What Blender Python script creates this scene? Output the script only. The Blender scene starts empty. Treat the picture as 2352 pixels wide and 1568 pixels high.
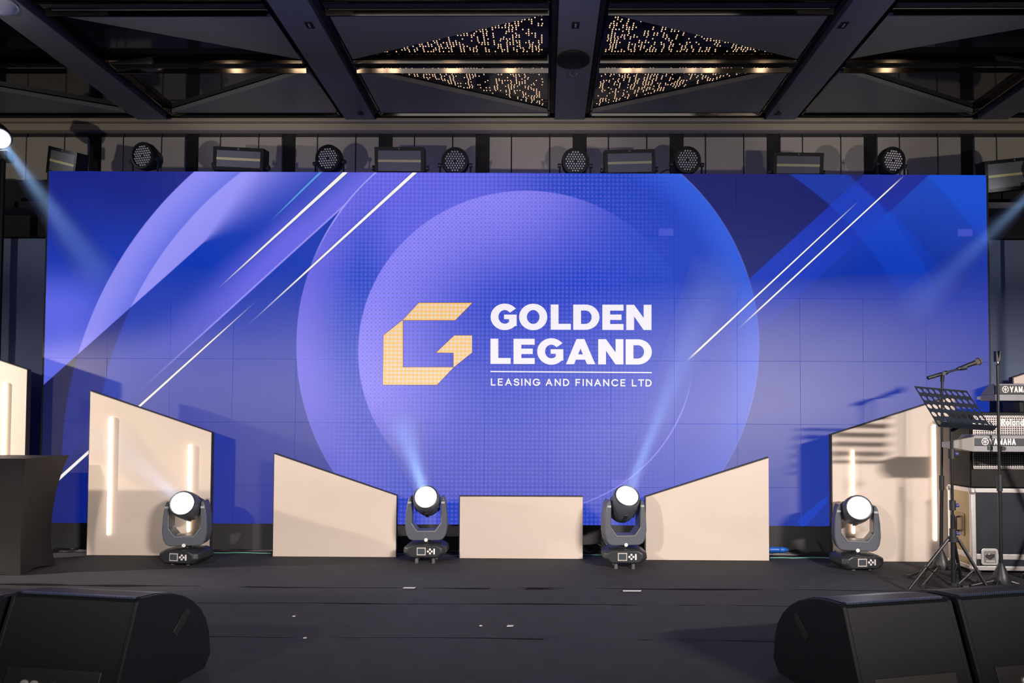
import bpy, bmesh, math, random
from mathutils import Vector, Matrix, Euler

# ------------------------------------------------------------------ camera
SC = bpy.context.scene
COL = SC.collection
FW, FH, FPX = 2352.0, 1568.0, 1600.0
EYE = Vector((0, 0, 1.05))
YAW, PITCH, ROLL = math.radians(0.6), math.radians(1.7), math.radians(0.25)
SHX, SHY = -57 / FW, 129 / FW
cam = bpy.data.cameras.new('camera')
cam.sensor_width = 36.0
cam.lens = 36.0 * FPX / FW
cam.shift_x, cam.shift_y = SHX, SHY
cam.clip_start = 0.05
camo = bpy.data.objects.new('camera', cam)
camo.location = EYE
camo.rotation_euler = Euler((math.pi / 2 + PITCH, -ROLL, YAW), 'XYZ')
COL.objects.link(camo)
SC.camera = camo
CAMR = camo.rotation_euler.to_matrix()

SC.view_settings.view_transform = 'Standard'
SC.view_settings.look = 'None'
SC.view_settings.gamma = 1.0
SC.view_settings.exposure = 0.0
SC.view_settings.use_curve_mapping = False
SC.cycles.max_bounces = 5
SC.cycles.diffuse_bounces = 2
SC.cycles.glossy_bounces = 3
SC.cycles.transmission_bounces = 2
SC.cycles.volume_bounces = 0

world = bpy.data.worlds.new('world')
SC.world = world
world.use_nodes = True
world.node_tree.nodes['Background'].inputs[0].default_value = (0.75, 0.8, 1.0, 1)
world.node_tree.nodes['Background'].inputs[1].default_value = 0.0


def ray(px, py):
    u = (px - FW / 2) / FPX + SHX * FW / FPX
    v = -(py - FH / 2) / FPX + SHY * FW / FPX
    return (CAMR @ Vector((u, v, -1.0)))


def P(px, py, Y):
    d = ray(px, py)
    return EYE + d * (Y / d.y)


def G(px, py, Z=0.0):
    d = ray(px, py)
    return EYE + d * ((Z - EYE.z) / d.z)


# ------------------------------------------------------------------ lights of the hall and an added fill
def spot(name, loc, target, energy, color, angle, blend=0.5, radius=0.1):
    l = bpy.data.lights.new(name, 'SPOT')
    l.energy = energy
    l.color = color
    l.spot_size = math.radians(angle)
    l.spot_blend = blend
    l.shadow_soft_size = radius
    o = bpy.data.objects.new(name, l)
    o.location = loc
    o.rotation_euler = (Vector(target) - Vector(loc)).to_track_quat('-Z', 'Y').to_euler()
    COL.objects.link(o)
    return o


# two front wash lamps on stands in the hall, crossing over the stage; their barn doors are built further down
def area(name, loc, target, energy, color, sx, sy, spread):
    l = bpy.data.lights.new(name, 'AREA')
    l.energy = energy
    l.color = color
    l.shape = 'RECTANGLE'
    l.size, l.size_y = sx, sy
    l.spread = math.radians(spread)
    o = bpy.data.objects.new(name, l)
    o.location = loc
    o.rotation_euler = (Vector(target) - Vector(loc)).to_track_quat('-Z', 'Y').to_euler()
    COL.objects.link(o)
    return o


TOPCUT, LOWCUT = 9.5, 23.8      # degrees below level where the barn doors of the wash lamps cut
WASH = [((-4.3, -3.0, 3.15), (0.3, 5.3, 0.75), 160, 0.35), ((4.5, -3.0, 3.15), (0.3, 5.3, 0.75), 420, 1.2)]
for loc, tgt, en, sx in WASH:
    area('wash_lamp', loc, tgt, en, (1.0, 0.88, 0.80), sx, 0.05, 120)
# side lamp at the far left, throwing the shadow of the table across the tall flat
SIDE = ((-7.1, 3.75, 1.9), (-2.9, 5.25, 0.55))
spot('side_lamp_light', SIDE[0], SIDE[1], 1250, (1.0, 0.86, 0.72), 34, 0.5, 0.05)
# dim fill panel added behind the camera to lift walls and ceiling
hl = bpy.data.lights.new('hall_fill', 'AREA')
hl.energy = 70
hl.color = (0.88, 0.93, 1.0)
hl.shape = 'RECTANGLE'
hl.size, hl.size_y = 8, 3
hlo = bpy.data.objects.new('hall_fill', hl)
hlo.location = (0, -6, 3.6)
hlo.rotation_euler = (math.radians(80), 0, 0)
COL.objects.link(hlo)


# uplighters on the hall floor in front of the stage wash the ceiling and the top of the back wall
UPX = (-4.2, -1.4, 1.4, 4.2)
for x in UPX:
    spot('uplight_lamp', (x, -3.0, -0.28), (x, 6.9, 4.75), 620, (1.0, 0.92, 0.83), 27, 0.5, 0.06)


# ------------------------------------------------------------------ materials
def lin(h):
    h = h.lstrip('#')
    r = []
    for i in (0, 2, 4):
        c = int(h[i:i + 2], 16) / 255.0
        r.append(c / 12.92 if c <= 0.04045 else ((c + 0.055) / 1.055) ** 2.4)
    return (r[0], r[1], r[2], 1.0)


MATS = {}


def mat(name, color=(0.5, 0.5, 0.5), rough=0.5, metal=0.0, spec=0.5, emit=None, estr=0.0,
        noise=0.0, nscale=20.0, bump=0.0, bscale=60.0, coat=0.0, stretch=None):
    if name in MATS:
        return MATS[name]
    m = bpy.data.materials.new(name)
    m.use_nodes = True
    nt = m.node_tree
    b = nt.nodes['Principled BSDF']
    c = lin(color) if isinstance(color, str) else (color[0], color[1], color[2], 1)
    b.inputs['Base Color'].default_value = c
    b.inputs['Roughness'].default_value = rough
    b.inputs['Metallic'].default_value = metal
    b.inputs['Specular IOR Level'].default_value = spec
    b.inputs['Coat Weight'].default_value = coat
    b.inputs['Coat Roughness'].default_value = 0.1
    if emit is not None:
        b.inputs['Emission Color'].default_value = lin(emit) if isinstance(emit, str) else (emit[0], emit[1], emit[2], 1)
        b.inputs['Emission Strength'].default_value = estr
    if noise or bump:
        tc = nt.nodes.new('ShaderNodeTexCoord')
        src = tc.outputs['Object']
        if stretch:
            mp = nt.nodes.new('ShaderNodeMapping')
            mp.inputs['Scale'].default_value = stretch
            nt.links.new(src, mp.inputs[0])
            src = mp.outputs[0]
    if noise:
        n = nt.nodes.new('ShaderNodeTexNoise')
        n.inputs['Scale'].default_value = nscale
        n.inputs['Detail'].default_value = 5
        nt.links.new(src, n.inputs['Vector'])
        mx = nt.nodes.new('ShaderNodeMix')
        mx.data_type = 'RGBA'
        mx.inputs['A'].default_value = tuple(v * (1 - noise) for v in c[:3]) + (1,)
        mx.inputs['B'].default_value = tuple(min(1, v * (1 + noise)) for v in c[:3]) + (1,)
        nt.links.new(n.outputs['Fac'], mx.inputs['Factor'])
        nt.links.new(mx.outputs['Result'], b.inputs['Base Color'])
    if bump:
        n2 = nt.nodes.new('ShaderNodeTexNoise')
        n2.inputs['Scale'].default_value = bscale
        n2.inputs['Detail'].default_value = 4
        nt.links.new(src, n2.inputs['Vector'])
        bp = nt.nodes.new('ShaderNodeBump')
        bp.inputs['Strength'].default_value = bump
        bp.inputs['Distance'].default_value = 0.01
        nt.links.new(n2.outputs['Fac'], bp.inputs['Height'])
        nt.links.new(bp.outputs[0], b.inputs['Normal'])
    MATS[name] = m
    return m


# ------------------------------------------------------------------ mesh builder
class MB:
    def __init__(self):
        self.v, self.f = [], []

    def add(self, vs, fs, M=None):
        o = len(self.v)
        for p in vs:
            p = Vector(p)
            self.v.append(tuple(M @ p) if M else tuple(p))
        for q in fs:
            self.f.append(tuple(i + o for i in q))
        return self

    def box(self, x0, x1, y0, y1, z0, z1, M=None):
        vs = [(x, y, z) for z in (z0, z1) for y in (y0, y1) for x in (x0, x1)]
        fs = [(0, 2, 3, 1), (4, 5, 7, 6), (0, 1, 5, 4), (2, 6, 7, 3), (0, 4, 6, 2), (1, 3, 7, 5)]
        return self.add(vs, fs, M)

    def prism(self, poly, a0, a1, axis='y', M=None):
        """poly is 2D; axis y: poly in (x,z); axis x: poly in (y,z); axis z: poly in (x,y)"""
        def mk(p, a):
            if axis == 'y':
                return (p[0], a, p[1])
            if axis == 'x':
                return (a, p[0], p[1])
            return (p[0], p[1], a)
        n = len(poly)
        vs = [mk(p, a0) for p in poly] + [mk(p, a1) for p in poly]
        fs = [tuple(range(n)), tuple(range(2 * n - 1, n - 1, -1))]
        for i in range(n):
            j = (i + 1) % n
            fs.append((i, i + n, j + n, j))
        return self.add(vs, fs, M)

    def lathe(self, prof, n=20, M=None, cap=True):
        """prof: list of (r, h); axis +Z"""
        vs, fs = [], []
        for (r, h) in prof:
            for k in range(n):
                a = 2 * math.pi * k / n
                vs.append((r * math.cos(a), r * math.sin(a), h))
        for i in range(len(prof) - 1):
            for k in range(n):
                k2 = (k + 1) % n
                fs.append((i * n + k, i * n + k2, (i + 1) * n + k2, (i + 1) * n + k))
        if cap:
            fs.append(tuple(range(n - 1, -1, -1)))
            L = (len(prof) - 1) * n
            fs.append(tuple(range(L, L + n)))
        return self.add(vs, fs, M)

    def tube(self, pts, r, n=8, M=None, closed=False):
        pts = [Vector(p) for p in pts]
        m = len(pts)
        rs = r if isinstance(r, (list, tuple)) else [r] * m
        vs, fs = [], []
        ref = None
        for i, p in enumerate(pts):
            if closed:
                t = pts[(i + 1) % m] - pts[i - 1]
            else:
                t = pts[min(i + 1, m - 1)] - pts[max(i - 1, 0)]
            t.normalize()
            if ref is None:
                ref = Vector((0, 0, 1)) if abs(t.z) < 0.9 else Vector((1, 0, 0))
            a = ref - t * ref.dot(t)
            if a.length < 1e-5:
                a = t.orthogonal()
            a.normalize()
            b = t.cross(a)
            ref = a
            for k in range(n):
                g = 2 * math.pi * k / n
                vs.append(p + (a * math.cos(g) + b * math.sin(g)) * rs[i])
        for i in range(m if closed else m - 1):
            i2 = (i + 1) % m
            for k in range(n):
                k2 = (k + 1) % n
                fs.append((i * n + k, i * n + k2, i2 * n + k2, i2 * n + k))
        if not closed:
            fs.append(tuple(range(n - 1, -1, -1)))
            fs.append(tuple(range((m - 1) * n, m * n)))
        return self.add(vs, fs, M)

    def build(self, name, material, parent=None, bevel=0.0, smooth=True, seg=2):
        me = bpy.data.meshes.new(name)
        me.from_pydata(self.v, [], self.f)
        me.materials.append(material)
        bm = bmesh.new()
        bm.from_mesh(me)
        bmesh.ops.recalc_face_normals(bm, faces=bm.faces)
        bm.to_mesh(me)
        bm.free()
        if smooth:
            for p in me.polygons:
                p.use_smooth = True
            me.set_sharp_from_angle(angle=math.radians(38))
        o = bpy.data.objects.new(name, me)
        COL.objects.link(o)
        if parent:
            o.parent = parent
        if bevel:
            md = o.modifiers.new('bevel', 'BEVEL')
            md.width = bevel
            md.segments = seg
            md.limit_method = 'ANGLE'
        return o


def empty(name, loc, rz=0.0, label=None, cat=None, group=None):
    o = bpy.data.objects.new(name, None)
    o.empty_display_size = 0.05
    o.location = loc
    o.rotation_euler = (0, 0, rz)
    COL.objects.link(o)
    return tag(o, label, cat, group)


def tag(o, label=None, cat=None, group=None, kind=None):
    if label:
        o['label'] = label
    if cat:
        o['category'] = cat
    if group:
        o['group'] = group
    if kind:
        o['kind'] = kind
    return o


def copy_tree(o, parent=None):
    c = o.copy()
    COL.objects.link(c)
    c.parent = parent
    for ch in list(o.children):
        copy_tree(ch, c)
    return c


def align(loc, direction, roll_up=(0, 0, 1)):
    """matrix whose +Z points along direction"""
    q = Vector(direction).normalized().to_track_quat('Z', 'Y')
    return Matrix.Translation(Vector(loc)) @ q.to_matrix().to_4x4()


def rrect(x0, x1, z0, z1, r, n=4):
    pts = []
    for (cx, cz, a0) in ((x1 - r, z1 - r, 0), (x0 + r, z1 - r, 90), (x0 + r, z0 + r, 180), (x1 - r, z0 + r, 270)):
        for k in range(n + 1):
            a = math.radians(a0 + 90.0 * k / n)
            pts.append((cx + r * math.cos(a), cz + r * math.sin(a)))
    return pts


rnd = random.Random(7)

# ------------------------------------------------------------------ colours
BLACKP = mat('black_plastic', (0.022, 0.025, 0.03), 0.42)
BLACKM = mat('black_metal', (0.02, 0.021, 0.024), 0.35, 0.3)
BLACKC = mat('black_cloth', (0.018, 0.018, 0.02), 0.9, bump=0.25, bscale=180)
CHROME = mat('chrome', (0.75, 0.72, 0.7), 0.18, 1.0)
ALU = mat('aluminium', (0.72, 0.70, 0.70), 0.38, 0.75, noise=0.1, nscale=30)
BEIGE = mat('beige_laminate', (0.62, 0.535, 0.475), 0.34, spec=0.45, noise=0.05, nscale=3.5)
EDGE = mat('dark_edge', (0.03, 0.026, 0.024), 0.6)
WHITEPRINT = mat('white_print', (0.8, 0.78, 0.78), 0.5)

# ------------------------------------------------------------------ the room
STAGE_F, WALLY, XL, XR, REAR = 1.6, 6.95, -7.6, 8.0, -13.0
ZC = 4.0                                             # level of the coffered ceiling


def floor_mesh():
    xs = [XL + (XR - XL) * i / 220 for i in range(221)]
    ys = [STAGE_F + (2.6 - STAGE_F) * j / 12 for j in range(12)] + [2.6 + 2.7 * j / 270 for j in range(271)] + [5.3 + (WALLY - 5.3) * j / 12 for j in range(1, 13)]
    seams = [G(1176, 1352).y, G(1176, 1388).y, G(1176, 1468).y, G(1176, 1322).y]
    amps = [0.0, 0.0, 0.0, 0.003]
    r = random.Random(3)
    bumps = [(G(r.uniform(350, 2000), y).xy, r.uniform(0.05, 0.14), r.uniform(0.012, 0.025), r.uniform(0.004, 0.009))
             for y in [r.choice((1322, 1335, 1345, 1352, 1362, 1388, 1392, 1405, 1430, 1468)) for _ in range(46)]]
    vs = []
    for y in ys:
        near = [b for b in bumps if abs(y - b[0].y) < 0.08]
        for x in xs:
            z = 0.0
            for s, a in zip(seams, amps):
                sy = s + 0.02 * math.sin(x * 1.3 + s) + 0.008 * math.sin(x * 5.1 + 2 * s)
                d = y - sy
                if abs(d) < 0.12:
                    w = 0.55 + 0.45 * math.sin(x * 3.7 + s * 9) * math.sin(x * 1.9 + s)
                    z += a * max(0.12, w) * math.exp(-(d / 0.016) ** 2)
            for (c, lx, ly, a) in near:
                dx, dy = (x - c.x) / lx, (y - c.y) / ly
                q = dx * dx + dy * dy
                if q < 6:
                    z += a * math.exp(-q)
            vs.append((x, y, z))
    n = len(xs)
    fs = [(j * n + i, j * n + i + 1, (j + 1) * n + i + 1, (j + 1) * n + i) for j in range(len(ys) - 1) for i in range(n - 1)]
    mb = MB()
    mb.add(vs, fs)
    return mb


CARPET = mat('stage_carpet', (0.040, 0.041, 0.050), 0.8, spec=0.25, noise=0.25, nscale=9, bump=0.35, bscale=350)
fl = tag(floor_mesh().build('floor', CARPET), 'black carpet laid over the stage deck with raised seams', kind='structure')
MB().box(XL, XR, STAGE_F - 0.02, STAGE_F, -0.6, -0.001).build('stage_front', BLACKC, fl, smooth=False)
SEAM = mat('seam_gap_shade', (0.004, 0.004, 0.005), 0.9, spec=0.1)  # flat dark strips: seam gaps plus painted shade of the lifted carpet edges
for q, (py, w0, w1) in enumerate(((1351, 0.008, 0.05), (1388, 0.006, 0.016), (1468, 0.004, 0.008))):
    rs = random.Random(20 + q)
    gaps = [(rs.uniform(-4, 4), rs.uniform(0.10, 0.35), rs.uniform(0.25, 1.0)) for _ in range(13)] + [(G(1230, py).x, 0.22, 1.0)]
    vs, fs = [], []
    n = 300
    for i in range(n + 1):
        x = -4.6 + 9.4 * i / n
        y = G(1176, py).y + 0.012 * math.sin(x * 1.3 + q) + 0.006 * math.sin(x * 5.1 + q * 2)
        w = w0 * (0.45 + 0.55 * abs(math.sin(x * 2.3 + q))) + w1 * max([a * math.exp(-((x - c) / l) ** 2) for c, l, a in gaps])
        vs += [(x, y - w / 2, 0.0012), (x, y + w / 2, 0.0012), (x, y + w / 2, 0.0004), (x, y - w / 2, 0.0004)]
    for i in range(n):
        for k in range(4):
            fs.append((i * 4 + k, i * 4 + (k + 1) % 4, (i + 1) * 4 + (k + 1) % 4, (i + 1) * 4 + k))
    MB().add(vs, fs).build('carpet_seam_shade', SEAM, fl, smooth=False)
hf = MB().box(XL, XR, REAR, STAGE_F - 0.02, -0.66, -0.6).build('floor_hall', mat('hall_carpet', (0.05, 0.045, 0.045), 0.95, noise=0.3, nscale=6), smooth=False)
tag(hf, 'dark patterned hall carpet in front of the stage', kind='structure')

DARKWALL = mat('dark_wall', (0.035, 0.036, 0.042), 0.8)
for nm, b in (('wall_left', (XL - 0.1, XL, REAR, WALLY + 0.2, -0.66, ZC + 0.6)), ('wall_right', (XR, XR + 0.1, REAR, WALLY + 0.2, -0.66, ZC + 0.6)),
              ('wall_rear', (XL - 0.1, XR + 0.1, REAR - 0.1, REAR, -0.66, ZC + 0.6))):
    tag(MB().box(*b).build(nm, DARKWALL, smooth=False), 'dark hall wall', kind='structure')

# back wall: black carcass with pale panels standing proud of it
wb = tag(MB().box(XL, XR, WALLY, WALLY + 0.2, 0, ZC + 0.6).build('wall_back', mat('black_lacquer', (0.012, 0.012, 0.014), 0.35), smooth=False),
         'back wall of pale panels between black strips', kind='structure')
WP = mat('pale_wall_panel', (0.46, 0.41, 0.35), 0.6, noise=0.08, nscale=2.5)
z_top = P(1176, 315, WALLY - 0.03).z
z_bot = P(1176, 420, WALLY - 0.03).z - 0.25
z_slot = P(1176, 300, WALLY - 0.03).z
spacing = 222.9
SLOT = mat('dark_slot_panel', (0.03, 0.03, 0.035), 0.5)
for k in range(-1, 12):
    cx = 217 + spacing * k
    for (a, b) in ((16, 64.5), (67.5, 152.5), (155.5, 206.5)):
        x0 = P(cx + a, 350, WALLY - 0.03).x
        x1 = P(cx + b, 350, WALLY - 0.03).x
        if x1 < -6.2 or x0 > 6.4:
            continue
        MB().box(x0, x1, WALLY - 0.03, WALLY, z_bot, z_top).build('wall_panel', WP, wb, smooth=False)
        MB().box(x0, x1, WALLY - 0.012, WALLY, z_top + 0.004, z_slot + 0.1).build('slot_panel', SLOT, wb, smooth=False)

# cornice
CORN = mat('cornice_paint', (0.42, 0.36, 0.27), 0.55)
zc0, zc1, zc2 = P(1176, 298, WALLY - 0.1).z, P(1176, 283, WALLY - 0.1).z, P(1176, 270, WALLY - 0.14).z
t1 = tag(MB().box(XL, XR, WALLY - 0.1, WALLY, zc0, zc1).build('trim_1', CORN, smooth=False, bevel=0.006), 'lower step of the beige cornice', kind='structure')
t2 = tag(MB().box(XL, XR, WALLY - 0.14, WALLY, zc1 + 0.006, zc2).build('trim_2', CORN, smooth=False, bevel=0.006), 'upper step of the beige cornice', kind='structure')

# ceiling -----------------------------------------------------------------
ceil = tag(MB().box(XL, XR, REAR, WALLY + 0.2, ZC + 0.45, ZC + 0.6).build('ceiling', mat('ceiling_void', (0.02, 0.02, 0.022), 0.7), smooth=False),
           'dark coffered ceiling with grey beams and polished metal strips', kind='structure')
BEAM = mat('beam_paint', (0.13, 0.135, 0.165), 0.45)
PANEL = mat('ceiling_panel_paint', (0.17, 0.17, 0.18), 0.36, spec=0.45)
MIRROR = mat('black_mirror', (0.012, 0.012, 0.016), 0.08, spec=0.9)
BRONZE = mat('polished_bronze', (0.19, 0.16, 0.13), 0.06, 1.0)
BLACKGAP = mat('black_gap', (0.006, 0.006, 0.007), 0.6)


def CP(px, py, Z=ZC):
    return G(px, py, Z)


bx0 = CP(1309, 262).x
bsp = (CP(1793, 262).x - CP(820, 262).x) / 2
yb = CP(1309, 266).y                                    # rear end of the beams
ycs = [yb - 0.9 * k - 0.92 for k in range(0, 9)]
yc1 = CP(1309, 145).y
yc0 = CP(1309, 6).y
dy = yc1 - yc0
YCROSS = [yb] + [yc1 - dy * k for k in range(0, 12)]
BW = 0.145
beams = [bx0 + bsp * k for k in range(-4, 5)]
for k, x in enumerate(beams):
    w = BW
    b = MB()
    b.box(x - w, x + w, REAR + 0.1, yb + 0.02, ZC - 0.03, ZC + 0.45)
    b.build('main_beam', BEAM, ceil, bevel=0.006, smooth=False)
    # dark shadow-gap liners and thin polished edge each side
    for s in (-1, 1):
        MB().box(min(x + s * w, x + s * (w + 0.05)), max(x + s * w, x + s * (w + 0.05)), 1.0, yb + 0.01, ZC + 0.03, ZC + 0.45).build('beam_liner', BLACKGAP, ceil, smooth=False)
        MB().box(min(x + s * (w + 0.052), x + s * (w + 0.066)), max(x + s * (w + 0.052), x + s * (w + 0.066)), 1.0, yb + 0.01, ZC + 0.01, ZC + 0.12).build('polished_edge', BRONZE, ceil, smooth=False)

TILT = math.radians(15.5)
for j, y in enumerate(YCROSS):
    for k in range(len(beams) - 1):
        xa, xb = beams[k] + BW + 0.07, beams[k + 1] - BW - 0.07
        # front strip leaning towards the hall, black slot, rear flange
        h = 0.10 if j else 0.055
        off = h * math.tan(TILT)
        pr = [(y, ZC + 0.0), (y - off, ZC + h), (y - off + 0.006, ZC + h), (y + 0.006, ZC + 0.0)]
        MB().prism(pr, xa, xb, 'x').build('polished_strip', BRONZE, ceil, smooth=False)
        if j:
            MB().box(xa, xb, y + 0.006, y + 0.085, ZC + 0.012, ZC + 0.4).build('cross_beam', BLACKGAP, ceil, smooth=False)
            y2, h2 = y + 0.105, 0.036
            o2 = h2 * math.tan(TILT)
            pr = [(y2, ZC - 0.030), (y2 - o2, ZC - 0.030 + h2), (y2 - o2 + 0.006, ZC - 0.030 + h2), (y2 + 0.006, ZC - 0.030)]
            MB().prism(pr, xa, xb, 'x').build('polished_lip', BRONZE, ceil, smooth=False)
        if j + 1 >= len(YCROSS):
            continue
        # coffer towards the hall: triangle of grey panel and triangle of black mirror
        yn, yf = YCROSS[j + 1] + 0.165, y - 0.005
        far_half = (j % 2 == 0)
        centre_left = ((k - 4) % 2 == 0)                # diamond centred on the left beam of this bay
        m = 0.0
        A, B, C_, D = (xa, yn), (xb, yn), (xb, yf - 0.02), (xa, yf - 0.02)
        if far_half:
            # diamond touches near edge; grey panel on far side
            if centre_left:
                panel, mirror = [(xa, yf - 0.02), (xb, yn), (xb, yf - 0.02)], [A, B, D]
            else:
                panel, mirror = [(xa, yn), (xb, yf - 0.02), (xa, yf - 0.02)], [A, B, C_]
        else:
            if centre_left:
                panel, mirror = [(xa, yn), (xb, yn), (xb, yf - 0.02)], [A, C_, D]
            else:
                panel, mirror = [(xa, yn), (xb, yn), (xa, yf - 0.02)], [B, C_, D]
        MB().prism(panel, ZC + 0.02, ZC + 0.06, 'z').build('ceiling_panel', PANEL, ceil, smooth=False)
        mi = MB().prism(mirror, ZC + 0.066, ZC + 0.08, 'z').build('mirror_panel', MIRROR, ceil, smooth=False)
        # the lit fixture: dots in lines parallel to the beams, only in the central diamond
        if j in (0, 1) and k in (3, 4):
            tri = [Vector(p) for p in mirror]

            def inside(p, t=tri):
                s = []
                for q in range(3):
                    a, b = t[q], t[(q + 1) % 3]
                    e = (b - a).cross(p - a) if False else (b.x - a.x) * (p.y - a.y) - (b.y - a.y) * (p.x - a.x)
                    ln = (b - a).length
                    s.append(e / ln)
                return all(v > 0.03 for v in s) or all(v < -0.03 for v in s)
            mb = MB()
            rr = random.Random(11 + j * 7 + k)
            x = xa + 0.04
            while x < xb - 0.04:
                yy = yn + 0.02
                run = 0
                while yy < yf - 0.04:
                    if run <= 0:
                        run = rr.choice((1, 1, 1, 2, 3))
                        on = rr.random() < 0.47
                    run -= 1
                    p = Vector((x + rr.choice((0, 0, 0, 0.006)), yy))
                    if on and inside(p):
                        sx, sy = 0.0045, 0.0075
                        mb.add([(p.x - sx, p.y - sy, ZC + 0.064), (p.x + sx, p.y - sy, ZC + 0.064), (p.x + sx, p.y + sy, ZC + 0.064), (p.x - sx, p.y + sy, ZC + 0.064),
                                (p.x, p.y, ZC + 0.061)], [(0, 1, 4), (1, 2, 4), (2, 3, 4), (3, 0, 4)])
                    yy += 0.027
                x += 0.0255
            d = mb.build('light_dots', mat('warm_dot', (0.8, 0.6, 0.4), 0.4, emit=(1.0, 0.66, 0.40), estr=1.15), mi, smooth=False)
            d.active_material.cycles.emission_sampling = 'NONE'
            tag(d, kind='stuff')

# plain ceiling and warm downlights further back over the hall
LAMP = mat('downlight_glow', (0.9, 0.8, 0.6), 0.4, emit=(1.0, 0.78, 0.55), estr=16)
RIMW = mat('downlight_rim', (0.5, 0.48, 0.45), 0.4)
for (y, xs, jit) in ((-3.6, [-6.4 + 1.2 * i for i in range(12)], 0.4), (-9.5, [-6.6 + 2.3 * i for i in range(7)], 0.8)):
    for x in xs:
        xx = x + rnd.uniform(-jit, jit)
        yy = y + rnd.uniform(-0.4, 0.4)
        zl = ZC + 0.05 - (5.75 - yy) * math.tan(math.radians(4.0))
        d = MB().lathe([(0.09, -0.03), (0.10, -0.02), (0.10, 0.06), (0.03, 0.10), (0.012, 0.10), (0.012, ZC + 0.4 - zl)], 16, Matrix.Translation((xx, yy, zl))).build('pendant_lamp', RIMW, ceil)
        MB().lathe([(0.075, -0.13), (0.095, -0.10), (0.095, -0.0301)], 16, Matrix.Translation((xx, yy, zl))).build('pendant_glow', LAMP, d)

# sockets on beams, hanging ring, small sensors
for px in (711, 1322, 1937):
    p = CP(px, 57, ZC - 0.03)
    so = MB().box(p.x - 0.028, p.x + 0.028, p.y - 0.04, p.y + 0.04, ZC - 0.036, ZC - 0.03).build('beam_socket', BLACKGAP, ceil, smooth=False)
    MB().box(p.x - 0.006, p.x + 0.006, p.y - 0.02, p.y + 0.02, ZC - 0.040, ZC - 0.036).build('socket_pins', ALU, so, smooth=False)
p = CP(1316, 132, ZC - 0.03)
MB().lathe([(0.12, 0), (0.135, -0.012), (0.135, -0.03), (0.10, -0.04)], 24, Matrix.Translation((p.x, p.y, ZC - 0.03))).build('beam_collar', BLACKGAP, ceil)
p = P(1317, 168, CP(1316, 150, ZC - 0.03).y)
rg = MB()
pts = [(p.x + 0.030 * math.sin(a), p.y, p.z - 0.03 * math.cos(a)) for a in [2 * math.pi * i / 18 for i in range(18)]]
rg.tube(pts, 0.0032, 6, closed=True)
rg.tube([(p.x - 0.004, p.y, p.z + 0.028), (p.x - 0.002, p.y, ZC - 0.032)], 0.003, 6)
tag(rg.build('hanging_ring', CHROME), 'small steel ring hanging from the central ceiling beam', 'ring')
for px in (828, 1788):
    p = CP(px, 256, ZC - 0.03)
    MB().lathe([(0.012, 0), (0.012, -0.015), (0.028, -0.02), (0.028, -0.028)], 12, Matrix.Translation((p.x, p.y, ZC - 0.03))).build('beam_hook', BLACKM, ceil)

# grey partitions flanking the screen
PART = mat('grey_partition', (0.15, 0.19, 0.30), 0.8, noise=0.08, nscale=5)
PY = 6.25
for (pa, pb, nm) in ((-300, 135, 'left'), (2255, 2800, 'right')):
    x0, x1 = P(pa, 700, PY).x, P(pb, 700, PY).x
    z1 = P(1176, 549, PY).z
    o = MB().box(x0, x1, PY, PY + 0.06, 0, z1).build('partition_screen', PART, smooth=False, bevel=0.004)
    tag(o, 'tall grey fabric partition behind the %s edge of the video wall' % nm, 'partition')
    # black drape above it
    o = MB()
    zz = P(1176, 415, PY + 0.25).z
    n = 40
    vs = []
    for i in range(n + 1):
        x = x0 + (x1 - x0) * i / n
        yy = PY + 0.25 + 0.02 * math.sin(i * 1.3)
        vs += [(x, yy, 0.0), (x, yy, zz), (x, yy + 0.01, zz), (x, yy + 0.01, 0)]
    fs = []
    for i in range(n):
        for q in range(4):
            fs.append((i * 4 + q, i * 4 + (q + 1) % 4, (i + 1) * 4 + (q + 1) % 4, (i + 1) * 4 + q))
    o.add(vs, fs)
    tag(o.build('black_drape', BLACKC), 'black drape hanging behind the %s grey partition' % nm, 'drape')

# ------------------------------------------------------------------ LED video wall
SY = 5.57
pl, pr_ = P(110, 800, SY), P(2279, 800, SY)
SROT = math.radians(0.6)
SW = (pr_.x - pl.x)
NC, NR = 15, 6
PS = SW / NC
SROOT = empty('led_video_wall', (pl.x, SY - SW / 2 * math.tan(SROT), 0.0), SROT,
              'wide blue LED video wall of square panels showing a gold and white logo', 'video wall')
SROOT_M = Matrix.Translation(SROOT.location) @ Matrix.Rotation(SROT, 4, 'Z')
SINV = SROOT_M.inverted()
SN = SROOT_M.to_3x3() @ Vector((0, 1, 0))


def SL(px, py):
    """photo point -> local metres on the face of the video wall"""
    d = ray(px, py)
    t = (SROOT_M.translation - EYE).dot(SN) / d.dot(SN)
    p = SINV @ (EYE + d * t)
    return p.x, p.z


STOP = SL(1190, 397)[1]
ROWH = PS
K = 287.5
U0, V0 = 110.0, 397 + STOP * K


def Q(px, py):
    x, z = SL(px, py)
    return U0 + x * K, V0 - z * K


class X:
    """tiny expression layer over shader math nodes"""
    nt = None

    def __init__(self, s):
        self.s = s

    @staticmethod
    def op(kind, *a):
        n = X.nt.nodes.new('ShaderNodeMath')
        n.operation = kind
        for i, v in enumerate(a):
            if isinstance(v, X):
                X.nt.links.new(v.s, n.inputs[i])
            else:
                n.inputs[i].default_value = float(v)
        return X(n.outputs[0])

    def __add__(s, o): return X.op('ADD', s, o)
    def __radd__(s, o): return X.op('ADD', o, s)
    def __sub__(s, o): return X.op('SUBTRACT', s, o)
    def __rsub__(s, o): return X.op('SUBTRACT', o, s)
    def __mul__(s, o): return X.op('MULTIPLY', s, o)
    def __rmul__(s, o): return X.op('MULTIPLY', o, s)
    def __truediv__(s, o): return X.op('DIVIDE', s, o)


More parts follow.
